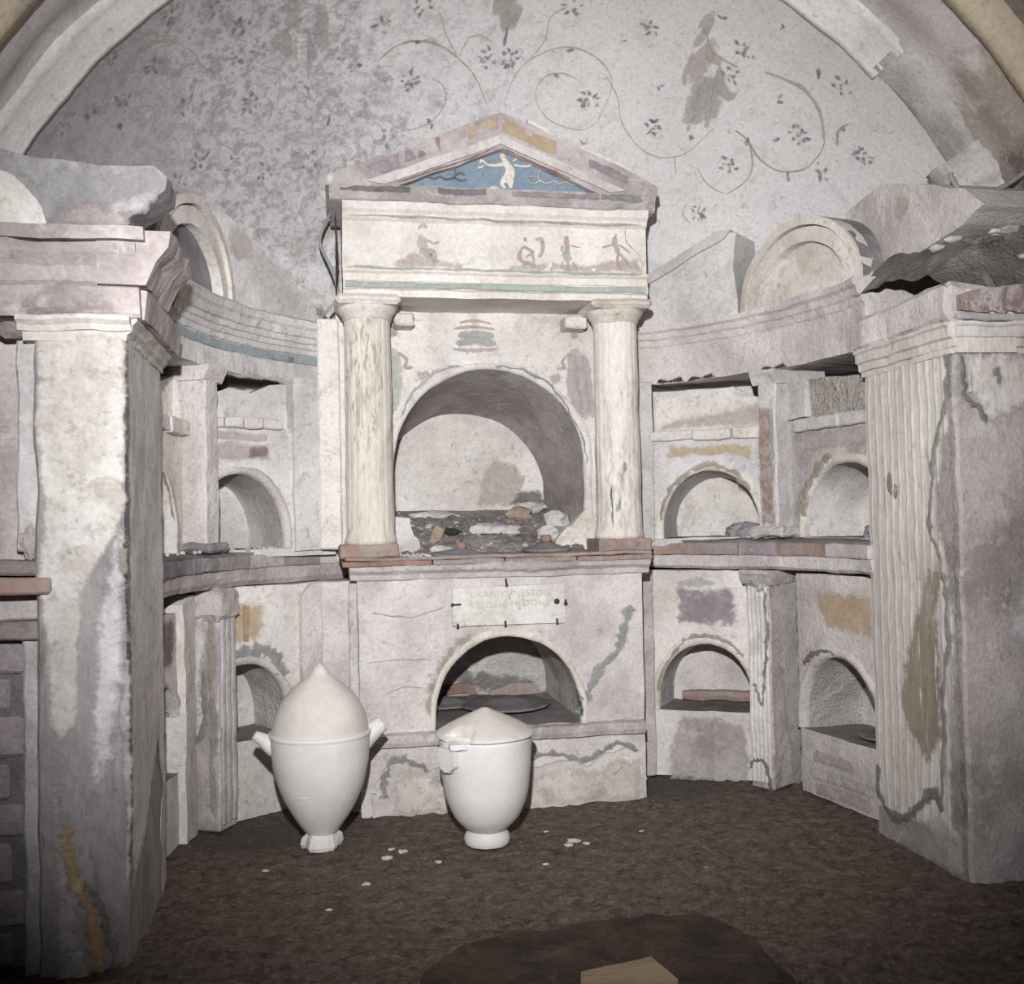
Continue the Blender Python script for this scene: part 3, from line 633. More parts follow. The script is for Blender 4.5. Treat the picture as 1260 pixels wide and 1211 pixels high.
# painted panel between the figures: a footed vessel
F3 = frame((-.055, .27, 0), (1, 0))
strokes('painted_altar', [
    ([([(-.08, 1.965), (0, 1.97), (.08, 1.965)], .036), ([(-.085, 1.935), (0, 1.94), (.085, 1.935)], .036)], 'green'),
    ([([(-.1, 1.908), (0, 1.902), (.095, 1.91)], .018), ([(-.04, 1.9), (-.035, 1.885)], .01)], 'fig_rose'),
    ([([(-.095, 1.995), (0, 2.002), (.085, 1.995)], .014), ([(-.07, 2.02), (.0, 2.032), (.07, 2.015)], .012)], 'fig_red')], bw, F3, w=.007)
def painted_person(u, v, s_, robe, face, flip=1):
    P = lambda pts: [(u+x*s_*flip, v+y*s_) for x, y in pts]
    strokes('painted_figure', [
        ([(P([(.0, .33), (.03, .20), (.05, .0)]), .07), (P([(-.01, .30), (-.01, .15), (.02, .02)]), .05), (P([(.045, .30), (.065, .16), (.085, .01)]), .035)], robe),
        ([(P([(-.005, .42), (.0, .375)]), .034), (P([(-.02, .31), (-.06, .27), (-.05, .24), (-.09, .235)]), .016)], face)], bw, F2, w=.007)
painted_person(.385, 1.60, .95, 'fig_rose', 'fig_red')
painted_person(-.415, 1.60, .95, 'fig_green', 'fig_red', -1)

# entablature -------------------------------------------------------------
pe = [(.018, 2.066), (.020, 2.092), (.030, 2.096), (.030, 2.124), (.022, 2.13), (.020, 2.158), (.034, 2.166), (.036, 2.178), (.012, 2.184), (.010, 2.372), (.026, 2.382), (.036, 2.40), (.050, 2.412), (.056, 2.442), (-.30, 2.442), (-.30, 2.066)]
en = add(line_sweep(pe, -.628, .638, .03), 'entablature', 'frieze', ae, (.0045, 8))
add(line_sweep([(.030, 2.097), (.036, 2.10), (.037, 2.120), (.030, 2.123)], -.622, .625, .03), 'green_band', 'green', en, (.003, 9))
seam('green_line', [(-.62, 2.18), (-.3, 2.176), (0, 2.18), (.3, 2.175), (.62, 2.178)], .016, 'green', en, w=.041, jit=.002)
seam('dark_line', [(-.62, 2.387), (-.3, 2.388), (0, 2.384), (.3, 2.387), (.62, 2.385)], .012, 'rose', en, w=.036, jit=.003)
patch('rough_side', [(-.02, 2.07), (-.28, 2.08), (-.27, 2.28), (-.20, 2.40), (-.02, 2.44)], 'darkmould', en, frame((-.632, 0, 0), (0, -1)), w=.02, th=.03, jit=.012, rough=(.01, 12))
def frieze_fig(u, parts):
    strokes('painted_figure', [([([(u+a*.001, 2.19+b*.001) for a, b in pts], wd*.001) for pts, wd in segs], m_) for nm, segs, m_ in parts], en, w=.0125, rough=(.0045, 8))
patch('tan_stain', [(-.45, 2.19), (-.35, 2.25), (-.2, 2.21), (-.1, 2.22), (-.15, 2.19)], 'fig_brown', en, w=.0125, rough=(.0045, 8))
patch('tan_stain', [(.02, 2.19), (.1, 2.215), (.4, 2.22), (.6, 2.25), (.62, 2.19)], 'fig_brown', en, w=.0125, rough=(.0045, 8))
frieze_fig(-.30, [('body', [([(-5, 130), (-12, 100), (0, 70)], 34), ([(0, 70), (25, 62), (20, 20)], 24), ([(-8, 120), (35, 100), (60, 108)], 10)], 'fig_brown'), ('head', [([(-22, 160), (0, 175), (12, 160)], 16)], 'fig_brown'), ('drapery', [([(-20, 70), (10, 55), (35, 60), (40, 20)], 30)], 'fig_olive')])
frieze_fig(.13, [('body', [([(-20, 100), (-35, 60), (-20, 30), (10, 25), (30, 12)], 20), ([(-20, 100), (5, 85), (25, 70)], 12), ([(-10, 50), (15, 65), (25, 20)], 12)], 'fig_red'), ('head', [([(-18, 125), (-5, 130)], 20)], 'fig_red'), ('wing', [([(30, 125), (55, 130), (60, 90), (45, 50)], 18)], 'fig_red')])
frieze_fig(.29, [('body', [([(0, 150), (5, 110), (0, 70)], 20), ([(-15, 110), (-20, 80)], 9), ([(15, 108), (60, 100)], 7)], 'fig_red'), ('skirt', [([(-10, 85), (5, 60), (12, 40)], 38)], 'fig_blue'), ('legs', [([(-15, 40), (-25, 10)], 9), ([(5, 40), (5, 8)], 8), ([(25, 40), (45, 8)], 8)], 'fig_red')])
frieze_fig(.50, [('body', [([(0, 150), (5, 110), (20, 80)], 26), ([(0, 120), (-60, 100)], 9), ([(20, 120), (70, 80)], 9), ([(15, 80), (10, 40), (30, 10)], 13), ([(20, 80), (50, 45), (70, 15)], 13)], 'fig_red'), ('head', [([(0, 155), (12, 152)], 18)], 'fig_red')])
seam('crack', [(.55, 2.37), (.555, 2.32), (.60, 2.27), (.625, 2.21)], .005, 'rose', en, w=.0155, jit=.001)

# cornice and pediment ------------------------------------------------------
cn = add(line_sweep([(.05, 2.44), (.062, 2.445), (.078, 2.47), (.084, 2.50), (-.32, 2.50), (-.32, 2.44)], -.675, .665, .03), 'cornice', 'rose', ae, (.007, 9))
ty = add(poly([(-.44, 2.495), (.44, 2.495), (.0, 2.685)], -.2, .046, FRONT, .06), 'tympanum', 'blue', ae, (.0015, 8))
rk1 = add(poly([(-.69, 2.492), (-.685, 2.525), (-.60, 2.565), (.015, 2.815), (.015, 2.665), (-.42, 2.492)], -.35, .085, FRONT, .045), 'raking_cornice', 'rose', ae, (.006, 9))
rk2 = add(poly([(.015, 2.815), (.60, 2.575), (.672, 2.535), (.678, 2.495), (.42, 2.495), (.015, 2.665)], -.35, .085, FRONT, .045), 'raking_cornice', 'rose', ae, (.006, 9))
for sg in (-1, 1):
    pr = [(-.665, 2.50), (0, 2.745), (0, 2.665), (-.42, 2.497)] if sg < 0 else [(0, 2.745), (.655, 2.505), (.42, 2.50), (0, 2.665)]
    a, b = ((-.46, 2.497), (0.008, 2.681)) if sg < 0 else ((.008, 2.681), (.46, 2.50))
    pts = [a, b, (b[0], b[1]+.035), (a[0]-(.07 if sg < 0 else 0), a[1]+(.012 if sg < 0 else .035))] if sg < 0 else [a, (b[0], b[1]), (b[0]+.07, b[1]+.01), (a[0], a[1]+.035)]
    add(poly(pts, .05, .098, FRONT, .04), 'raking_moulding', 'pink', rk1 if sg < 0 else rk2, (.004, 10))
seam('red_line', [(-.42, 2.502), (-.2, 2.585), (0, 2.663)], .008, 'terrared', rk1, w=.098, jit=.001)
seam('red_line', [(.01, 2.663), (.2, 2.588), (.3, 2.55)], .008, 'terrared', rk2, w=.098, jit=.001)
def rakept(x, t, left=True):
    """point on the raking face, t=0 lower edge .. 1 upper edge"""
    if left: lo = 2.535+.165*(x+.46)/.46*1.12; hi = 2.815+.4065*(x-.015)
    else: lo = 2.735-.40*x; hi = 2.815-.41*(x-.015)
    return (x, lo+(hi-lo)*t)
for x0, x1, t0, t1, mm, lf in ((-.565, -.40, .1, .75, 'purple', True), (-.375, -.235, .25, .9, 'purple', True), (-.12, -.0, .3, .8, 'ochre', True), (.02, .24, .05, .75, 'ochre', False), (.38, .55, .25, .7, 'purple', False)):
    patch('paint_patch', [rakept(x0, t0, lf), rakept(x1, t0, lf), rakept(x1, t1, lf), rakept(x0, t1, lf)], mm, rk1 if lf else rk2, w=.088, soft=.010, th=.005, jit=.007, sub=.03)
for x0, x1, mm in ((-.64, -.36, 'darkmould'), (-.25, -.05, 'slate'), (.05, .42, 'purple'), (.43, .6, 'slate')):
    patch('paint_patch', [(x0, 2.47), (x1, 2.468), (x1, 2.494), (x0, 2.492)], mm, cn, w=.087, th=.02, jit=.004)
add(poly([(.13, 2.785), (.13, 2.80), (.60, 2.60), (.60, 2.58)], -.05, .06, FRONT, .06), 'roof_edge_tile', 'cream', rk2, (.004, 9))
add(rock((-.672, -.078, 2.515), .018, (.8, .5, 1.2), 3), 'white_chip', 'rubblewhite', cn)
add(rock((-.02, -.085, 2.502), .014, (1.6, .5, .6), 4), 'white_chip', 'rubblewhite', cn)
# stucco relief in the tympanum
def relief(name, V, E, R, parent, y=-.052, m_='cream', sq=.55):
    me = bpy.data.meshes.new(name); me.from_pydata([(v[0], 0, v[1]) for v in V], E, []); me.update()
    o = bpy.data.objects.new(name, me); COL.objects.link(o); o.parent = parent; o.location = (0, y, 0); o.scale = (1, sq, 1)
    me.materials.append(M[m_])
    sk = o.modifiers.new('skin', 'SKIN'); sk.use_smooth_shade = True
    for i, r in enumerate(R): me.skin_vertices[0].data[i].radius = (r, r)
    me.skin_vertices[0].data[0].use_root = True
    ss = o.modifiers.new('sub', 'SUBSURF'); ss.levels = 1; ss.render_levels = 1
    return o
tx, tz = .02, 2.50
V = [(.035, .055), (.042, .082), (.03, .108), (.012, .122), (.002, .138), (-.004, .150),
     (.008, .106), (-.03, .098), (-.062, .10),
     (.002, .042), (-.006, .022), (.014, .006), (.036, .03), (.034, .004)]
E = [(0, 1), (1, 2), (2, 3), (3, 4), (4, 5), (2, 6), (6, 7), (7, 8), (0, 9), (9, 10), (10, 11), (0, 12), (12, 13)]
relief('stucco_figure', [(tx+a, tz+.008+b) for a, b in V], E, [.023, .024, .021, .011, .017, .012, .011, .008, .007, .015, .010, .007, .014, .008], ty)
bm = bmesh.new()
for pts in ([(.045, .12), (.075, .135), (.115, .122), (.13, .128)], [(-.06, .1), (-.085, .12), (-.09, .105)], [(-.075, .095), (-.1, .085)], [(.05, .105), (.09, .1), (.12, .105)]):
    P = [Vector((tx+a, -.050, tz+.008+b)) for a, b in pts]; tube(bm, smoothline(P, 4), .005, 6)
add(bm, 'stucco_mantle', 'cream', ty, smooth=True)
for sg, cx in ((-1, -.22), (1, .22)):
    bm = bmesh.new()
    for pts in ([(.035, .035), (.01, .03), (-.015, .04), (-.04, .03), (-.06, .038), (-.085, .035), (-.095, .05)], [(.035, .035), (.05, .05), (.045, .075), (.04, .09)], [(.04, .04), (.065, .028), (.09, .03)], [(.045, .05), (.07, .058), (.085, .05)], [(-.085, .035), (-.1, .025)]):
        P = [Vector((cx-sg*a, -.051, tz+.012+b)) for a, b in pts]; tube(bm, smoothline(P, 4), .0042, 6)
    add(bm, 'stucco_sea_beast', 'darkmould' if sg < 0 else 'grey', ty, smooth=True)

# inscription tablet -------------------------------------------------------------
tb = thing('inscription_tablet', 'small pale marble inscription tablet nailed above the lower central niche', 'tablet', loc=(.018, -.012, .81))
def loc(o): o.matrix_parent_inverse = o.parent.matrix_world.inverted() if False else Matrix.Translation(-Vector(o.parent.location)); return o
loc(add(poly([(-.213, .735), (-.213, .888), (.245, .893), (.249, .885), (.249, .74), (.243, .733)], .004, .022, FRONT, .05), 'plate', 'tablet', tb, (.0015, 12)))
def text(s, size, x, z, w_):
    cu = bpy.data.curves.new('t', 'FONT'); cu.body = s; cu.size = size; cu.extrude = .0012; cu.align_x = 'CENTER'; cu.space_character = 1.12
    o = bpy.data.objects.new('t', cu); COL.objects.link(o)
    dg = bpy.context.evaluated_depsgraph_get(); me = bpy.data.meshes.new_from_object(o.evaluated_get(dg)); bpy.data.objects.remove(o)
    me.transform(Matrix.Translation((x, -w_, z)) @ Matrix.Rotation(PI/2, 4, 'X')); me.name = 'lettering'; me.materials.append(M['letter'])
    q = bpy.data.objects.new('lettering', me); COL.objects.link(q); q.parent = tb; return loc(q)
text('GRANIVS·NESTOR', .037, .02, .848, .0225); text('VINILEIA·HEDONE', .037, .02, .806, .0225)
def nail(x, z, r, ln=None):
    bm = bmesh.new(); bmesh.ops.create_icosphere(bm, subdivisions=1, radius=r, matrix=Matrix.Translation((x, -.026, z)))
    if ln: tube(bm, [(x, -.027, z), (x+ln[0], -.022, z+ln[1])], .0045, 6)
    loc(add(bm, 'nail', 'iron', tb))
nail(-.215, .822, .008, (.035, 0)); nail(.215, .822, .013); nail(.252, .812, .009, (0, .016)); nail(-.195, .732, .007, (0, .012)); nail(.0, .73, .006, (0, .02)); nail(.215, .733, .006, (0, .018)); nail(.008, .893, .007, (-.003, .028))

# electric cables
bm = bmesh.new(); tube(bm, smoothline([(-.66, .12, 2.462), (-.702, .2, 2.402), (-.716, .2, 2.333), (-.681, .2, 2.248), (-.655, .2, 2.18), (-.649, .2, 2.112), (-.683, .2, 2.06), (-.72, .25, 2.03)], 8), .0065, 8)
tag(add(bm, 'electric_cable', 'cable', smooth=True), 'thin grey cable snaking down the left side of the shrine', 'cable')
bm = bmesh.new(); tube(bm, smoothline([(1.40, -1.0, 2.31), (1.407, -1.0, 2.289), (1.436, -1.0, 2.248), (1.491, -1.0, 2.222), (1.585, -1.0, 2.262), (1.682, -1.0, 2.32), (1.80, -1.0, 2.40)], 8), .009, 8)
tag(add(bm, 'electric_cable', 'cable', smooth=True), 'blue-grey cable looping above the right pier under the vault', 'cable')

# ================================================================== BAYS OF NICHES
FR1 = frame((.733, .322, 0), (.869, -.494)); FR2 = frame((1.242, -.124, 0), (.1755, -.9845))
FL1 = frame((-1.236, -.04, 0), (.859, .512)); FL2 = frame((-1.321, -.568, 0), (.1755, .9845))
def bay(label, F, u0, u1, v0, v1, uc, ru, vs, rz, vb, mw, mv, mb, mf, rim, panel=None, depth=.29, string=None, extra=None, back=None):
    t = thing('niche_bay', label, 'niche', 'arched burial niches of the apse', loc=F.translation)
    n0 = set(o.name for o in COL.objects)
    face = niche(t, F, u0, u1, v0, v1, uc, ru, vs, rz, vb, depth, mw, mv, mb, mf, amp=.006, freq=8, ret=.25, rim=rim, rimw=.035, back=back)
    if panel:
        pts, m_ = panel; patch('painted_panel', pts, m_, face, F, w=.004, th=.012, jit=.005, sub=.025)
    if extra: extra(t)
    if string:
        s0, s1, z0, z1, nb, m_ = string; x = s0
        for k in range(nb):
            ww = (s1-s0)/nb*random.uniform(.8, 1.2) if k < nb-1 else s1-x
            bm = box(x+.002, x+ww-.002, z0+random.uniform(0, .004), z1-random.uniform(0, .006), -.03, .028+random.uniform(0, .01), .03, .005)
            bm.transform(F); add(bm, 'string_course_block', m_, t, (.006, 12)); x += ww
    fix(t, n0); return t
def fix(t, n0):
    for o in COL.objects:
        if o.name not in n0 and o.parent == t: o.matrix_parent_inverse = Matrix.Translation(-Vector(t.location))
def backwall(t, F, u0, u1, z0, tops, w_, m_):
    """set-back plain wall above a string course, with a ragged top edge"""
    add(poly([(u0, z0)]+[(u1, z0)]+tops[::-1], w_-.06, w_, F, .05), 'upper_wall', m_, t, (.008, 9))

# right, next to the shrine
def ex(t):
    patch('dirty_render', [(.07, -.02), (.08, .15), (.12, .26), (.25, .265), (.38, .24), (.42, .1), (.4, -.02)], 'rose', t, FR1, w=.004)
    patch('dark_smudge', [(.1, .86), (.2, .89), (.3, .86), (.2, .84)], 'fig_grey', t, FR1, w=.004)
    seam('stained_edge', [(.02, .37), (.06, .50), (.15, .60), (.235, .628), (.33, .60), (.40, .53)], .03, 'ochremoss', t, FR1, w=.010)
bay('lower right niche beside the shrine, under a purple painted panel', FR1, 0, .52, 0, .918, .235, .212, .345, .25, .295, 'white', 'nichewhite', 'pink', 'darkstone', 'cream',
    ([(.12, .685), (.12, .835), (.375, .828), (.37, .682)], 'purple'), extra=ex)
def ex(t):
    seam('stained_edge', [(.05, 1.13), (.085, 1.26), (.17, 1.35), (.275, 1.388), (.38, 1.35), (.45, 1.26)], .03, 'ochremoss', t, FR1, w=.012)
    backwall(t, FR1, .03, .55, 1.53, [(.03, 1.705), (.15, 1.715), (.3, 1.735), (.38, 1.74), (.44, 1.70), (.55, 1.66)], -.08, 'white')
    patch('dirty_strip', [(.03, 1.565), (.52, 1.565), (.52, 1.66), (.3, 1.62), (.1, 1.60)], 'fig_brown', t, FR1, w=-.068, th=.02, jit=.01)
bay('upper right niche beside the shrine column, ochre streak over its arch', FR1, 0, .55, 1.03, 1.535, .275, .215, 1.12, .245, 1.062, 'palegrey', 'palegrey', 'white', 'darkstone', 'cream',
    ([(.09, 1.42), (.10, 1.475), (.46, 1.468), (.455, 1.405), (.38, 1.43), (.2, 1.43)], 'ochre'), string=(.02, .55, 1.495, 1.548, 3, 'white'), extra=ex)
# right, next to the pier
def ex(t):
    for k, (z, u0, u1) in enumerate(((.17, .06, .30), (.10, .04, .42), (.045, .08, .40))):
        patch('exposed_stone', [(u0, z-.025), (u0+.01, z+.02), (u1, z+.025), (u1+.02, z-.02)], ('rose', 'pink', 'rose')[k], t, FR2, w=.014, th=.02, jit=.008)
    seam('chipped_edge', [(.02, .53), (.06, .57), (.14, .605), (.22, .60)], .03, 'darkmould', t, FR2, w=.012)
bay('lower right niche beside the fluted pier, under an ochre panel', FR2, -.03, .5, 0, .915, .225, .24, .315, .275, .262, 'pink', 'nichewhite', 'pink', 'darkstone', 'pink',
    ([(.093, .84), (.16, .70), (.437, .69), (.437, .84)], 'ochre'), extra=ex)
def ex(t):
    seam('bare_edge', [(.035, 1.15), (.07, 1.26), (.14, 1.34), (.24, 1.395)], .06, 'ochremoss', t, FR2, w=.011)
    patch('soot', [(.12, 1.33), (.2, 1.35), (.3, 1.345), (.3, 1.30), (.2, 1.27)], 'blackgap', t, FR2, w=-.02, th=.001) if False else None  # dark patch under the arch, switched off; the vault stays pale grey
    backwall(t, FR2, .02, .5, 1.53, [(.02, 1.72), (.2, 1.705), (.3, 1.695), (.42, 1.685), (.5, 1.68)], .0, 'pitted')
    add(poly([(-.04, 1.55), (-.04, 1.76), (.09, 1.75), (.10, 1.56)], -.08, .03, FR2, .04), 'wall_stub', 'grey', t, (.007, 10))
bay('upper right niche beside the fluted pier, sooty inside its vault', FR2, -.03, .5, 1.03, 1.535, .30, .27, 1.115, .25, 1.062, 'rose', 'palegrey', 'white', 'darkstone', 'cream',
    ([(.05, 1.42), (.05, 1.49), (.45, 1.49), (.45, 1.42)], 'fig_rose'), string=(.02, .5, 1.50, 1.555, 2, 'grey'), extra=ex)
# left, next to the shrine
def ex(t):
    add(poly([(.475, 0), (.475, .86), (.52, .91), (.66, .92), (.66, 0)], -.1, .03, FL1, .06), 'jamb', 'pink', t, (.007, 8))
    patch('rust_frame', [(.22, .70), (.22, .84), (.245, .84), (.245, .70)], 'ochredk', t, FL1, w=.014, jit=.006)
    patch('rust_frame', [(.03, .69), (.03, .72), (.08, .72), (.08, .69)], 'ochredk', t, FL1, w=.014, jit=.006)
    seam('damaged_band', [(.02, .60), (.12, .635), (.25, .665), (.34, .65), (.38, .60), (.40, .54)], .06, 'bluemoss', t, FL1, w=.010)
bay('lower left niche behind the pointed urn, under an ochre panel', FL1, -.02, .66, 0, .915, .235, .195, .375, .24, .305, 'white', 'nichewhite', 'pink', 'darkstone', 'pink',
    ([(.02, .70), (.02, .845), (.31, .845), (.31, .73), (.26, .70)], 'ochre'), extra=ex)
def ex(t):
    add(poly([(.455, 1.05), (.455, 1.76), (.66, 1.765), (.66, 1.05)], -.1, .022, FL1, .06), 'jamb', 'palegrey', t, (.006, 8))
    backwall(t, FL1, -.02, .47, 1.55, [(-.02, 1.65), (.1, 1.67), (.2, 1.715), (.3, 1.695), (.38, 1.735), (.47, 1.74)], -.04, 'palegrey')
    patch('maroon_smear', [(.255, 1.43), (.26, 1.475), (.345, 1.475), (.335, 1.435)], 'maroon', t, FL1, w=.015, jit=.006)
    patch('tan_strip', [(.08, 1.50), (.34, 1.50), (.34, 1.53), (.08, 1.535)], 'fig_brown', t, FL1, w=.013, jit=.004)
    for (u, v) in ((.0, 1.48), (.03, 1.44), (.05, 1.47), (.0, 1.42)):
        bm = rock((u+.02, v, .004), .022, (1.2, 1, .5), u*100+v*10, 2); bm.transform(FL1); add(bm, 'rubble_stone', 'slate', t)
bay('upper left niche beside the shrine, under a faded purple panel', FL1, -.02, .66, 1.03, 1.555, .22, .20, 1.12, .25, 1.062, 'palegrey', 'grey', 'palegrey', 'darkstone', 'pink',
    ([(.09, 1.42), (.09, 1.49), (.35, 1.49), (.35, 1.42)], 'fig_rose'), string=(-.02, .40, 1.545, 1.592, 5, 'white'), extra=ex)
# left, next to the near pier
def ex(t):
    add(poly([(.37, 0), (.37, .87), (.43, .905), (.50, .90), (.5, 0)], -.1, .03, FL2, .06), 'jamb', 'white', t, (.007, 8))
bay('lower left niche half hidden behind the near left pier', FL2, -.1, .5, 0, .845, .19, .21, .33, .27, .262, 'pink', 'nichewhite', 'pink', 'darkstone', 'pink',
    ([(.05, .66), (.05, .83), (.33, .83), (.33, .66)], 'maroon'), extra=ex)
def ex(t):
    backwall(t, FL2, -.1, .5, 1.55, [(-.1, 1.62), (.2, 1.65), (.35, 1.70), (.5, 1.735)], -.03, 'white')
    seam('bare_edge', [(.20, 1.36), (.28, 1.28), (.32, 1.18)], .03, 'ochremoss', t, FL2, w=.011)
bay('upper left niche half hidden behind the near left pier', FL2, -.1, .5, 1.03, 1.555, .14, .21, 1.12, .25, 1.062, 'white', 'grey', 'white', 'darkstone', 'white',
    string=(-.1, .46, 1.50, 1.56, 3, 'white'), extra=ex)

# shrine-side pilasters closing the curved walls
for sg, lab in ((-1, 'narrow white pilaster strip left of the shrine column'), (1, 'narrow pale pilaster strip right of the shrine column')):
    t = thing('pilaster_strip', lab, 'pilaster', loc=(sg*.68, .3, 0))
    n0 = set(o.name for o in COL.objects)
    if sg < 0:
        add(box(-.735, -.645, .20, .45, 1.05, 2.02, .06, .006), 'upper_strip', 'white', t, (.005, 8))
        add(box(-.625, -.588, .05, .40, .0, .915, .06, .005), 'lower_strip', 'grey', t, (.005, 8))
        add(box(-.735, -.62, .16, .45, .0, .92, .06, .005), 'lower_jamb', 'pink', t, (.007, 8))
    else:
        add(box(.655, .755, .30, .5, 1.05, 1.775, .06, .006), 'upper_strip', 'palegrey', t, (.005, 8))
        add(box(.65, .735, .30, .5, .0, .92, .06, .006), 'lower_strip', 'rose', t, (.006, 8))
    fix(t, n0)

# pillars between the bays ------------------------------------------------------
def pillar(label, phi, z0, z1, wd, dp, shaft_m, face_m, side_m, cap_m, extra=None, cap=True, flutes=0):
    F = pframe(phi, 1.25); t = thing('pillar', label, 'pillar', 'small pillars between the niches', loc=polar(phi, 1.25, z0)); n0 = set(o.name for o in COL.objects)
    bm = box(-wd/2, wd/2, z0, z1-.03, -dp, 0, .04, .008); bm.transform(F); add(bm, 'shaft', shaft_m, t, (.007, 9))
    if flutes:
        bm = bmesh.new(); nu = flutes*8; nz = 24; V = []
        for i in range(nu+1):
            u = -wd/2+.006+(wd-.012)*i/nu; d = .009-.005*max(0, math.cos(2*PI*flutes*i/nu))**2
            V.append([bm.verts.new((u, z0+.03+(z1-z0-.10)*j/nz, d)) for j in range(nz+1)])
        for i in range(nu):
            for j in range(nz): bm.faces.new((V[i][j], V[i+1][j], V[i+1][j+1], V[i][j+1]))
        bm.transform(F); add(bm, 'fluted_face', face_m, t, (.005, 9), smooth='keep')
    if cap:
        bm = line_sweep([(-dp, z1-.06), (.004, z1-.06), (.012, z1-.045), (.02, z1-.03), (.03, z1-.015), (.03, z1), (-dp, z1)], -wd/2-.018, wd/2+.018, .03)
        bm.transform(F @ FRONT.inverted()); add(bm, 'capital', cap_m, t, (.006, 11))
    if extra: extra(t, F)
    fix(t, n0); return t
def SF(F, sgn, wd, dp):
    """frame on the side face of a pillar: sgn +1 viewer's right side, -1 left side; u runs along the visible face"""
    t_ = F.col[0].xyz; n_ = F.col[2].xyz; o = F.translation+t_*(sgn*wd/2)
    d = n_*(-1) if sgn > 0 else n_
    return frame(o, (d.x, d.y))
def ex(t, F):
    G = SF(F, 1, .115, .2)
    patch('plaster_skin', [(0, .0), (.0, .86), (.06, .88), (.2, .88), (.2, 0), (.12, 0), (.1, .2), (.06, .45), (.03, .62)], 'pink', t, G, w=.010, th=.012, jit=.008, sub=.03)
    seam('mortar_seam', [(-.052, .85), (-.02, .87), (.02, .84), (.045, .85)], .022, 'bluemoss', t, F, w=.018)
    seam('mortar_seam', [(.05, .84), (.052, .7), (.05, .58), (.035, .47), (.03, .40), (.015, .36), (-.005, .41), (-.02, .45)], .02, 'moss', t, F, w=.017)
    seam('mortar_seam', [(-.055, .10), (-.02, .12), (.02, .115), (.045, .07), (.05, .01)], .02, 'darkmould', t, F, w=.017)
pillar('lower fluted white pillar between the two right niches', 60.4, 0, .925, .115, .2, 'rose', 'white', 'rose', 'rose', ex, flutes=5)
def ex(t, F):
    bm = box(-.08, .085, 1.062, 1.115, -.12, .035, .03, .012); bm.transform(F); add(bm, 'base', 'grey', t, (.012, 12))
    patch('red_face', [(-.035, 1.13), (-.038, 1.62), (.03, 1.60), (.036, 1.12)], 'redpaint', t, F, w=.012, th=.014, jit=.006, sub=.03)
    patch('dark_gouge', [(.02, 1.36), (.045, 1.40), (.043, 1.60), (.028, 1.60), (.03, 1.45)], 'rose', t, F, w=.013, th=.004, jit=.004)
pillar('upper pillar between the right niches with worn red paint', 63.7, 1.06, 1.768, .092, .16, 'grey', None, None, 'grey', ex)
def ex(t, F):
    G = SF(F, -1, .115, .2)
    patch('white_plaster', [(-.19, .30), (-.19, .86), (-.12, .87), (-.05, .86), (-.03, .70), (-.07, .55), (-.05, .42), (-.08, .33)], 'white', t, G, w=.018, th=.02, jit=.012, sub=.03)
    patch('lower_plaster', [(-.2, 0), (-.2, .24), (-.15, .24), (-.145, .0)], 'cream', t, G, w=.012, th=.012, jit=.01, sub=.03)
    seam('mortar_seam', [(-.02, .85), (-.03, .6), (-.02, .4), (-.03, .2), (-.02, .05)], .035, 'ochremoss', t, G, w=.010)
    seam('mould_stain', [(-.05, .62), (-.055, .5), (-.06, .4), (-.1, .33), (-.15, .31)], .03, 'moss', t, G, w=.018)
    bm = box(-.085, .075, .80, .925, -.2, .022, .04, .02); bm.transform(F); add(bm, 'head_block', 'rose', t, (.015, 9))
pillar('lower crumbling pillar between the two left niches', -60.8, 0, .925, .115, .2, 'rose', 'grey', 'rose', 'rose', ex, cap=False, flutes=3)
def ex(t, F):
    G = SF(F, -1, .092, .16)
    patch('white_plaster', [(-.155, 1.06), (-.155, 1.72), (-.10, 1.73), (-.08, 1.55), (-.11, 1.40), (-.10, 1.06)], 'white', t, G, w=.014, th=.016, jit=.01, sub=.03)
    bm = box(-.07, .07, 1.062, 1.095, -.17, .03, .03, .01); bm.transform(F); add(bm, 'base', 'slate', t, (.009, 12))
pillar('upper pinkish pillar between the two left niches', -64.7, 1.06, 1.768, .092, .16, 'pink', None, None, 'pink', ex)

# ================================================================== CURVED SHELVES
def shelf(label, p0, p1, tiles, mcourse, z0):
    t = thing('curved_shelf', label, 'shelf', loc=polar((p0+p1)/2, 1.3, .93)); n0 = set(o.name for o in COL.objects)
    add(ring_sweep([(1.55, .925), (1.262, z0), (1.245, .94), (1.238, .988), (1.55, .988)], p0, p1, 40), 'plaster_course', mcourse, t, (.006, 8))
    add(ring_sweep([(1.60, 1.035), (1.25, 1.035), (1.245, 1.05), (1.30, 1.057), (1.60, 1.06)], p0, p1, 40), 'mortar_top', 'darkstone', t, (.007, 9))
    a = p0; n = len(tiles); tot = sum(x for x, _ in tiles)
    for wd, mm in tiles:
        b = a+(p1-p0)*wd/tot; s = .12 if b > a else -.12
        r = 1.224+random.uniform(-.004, .006)
        add(ring_sweep([(1.5, .989), (r+.002, .989), (r, .995), (r, 1.034), (r+.004, 1.04), (1.5, 1.04)], a+s, b-s, 8), 'shelf_tile', mm, t, (.004, 10)); a = b
    fix(t, n0); return t
shelf('curved tiled shelf across the right niches', 30, 92, [(7, 'terra'), (10, 'terra'), (10, 'tilemix'), (9, 'purple'), (13, 'terra'), (13, 'rose')], 'pink', .928)
shelf('curved tiled shelf across the left niches', -30, -92, [(7, 'pink'), (9, 'tilemix'), (9, 'rose'), (10, 'tilemix'), (9, 'slate'), (18, 'slate')], 'rose', .92)

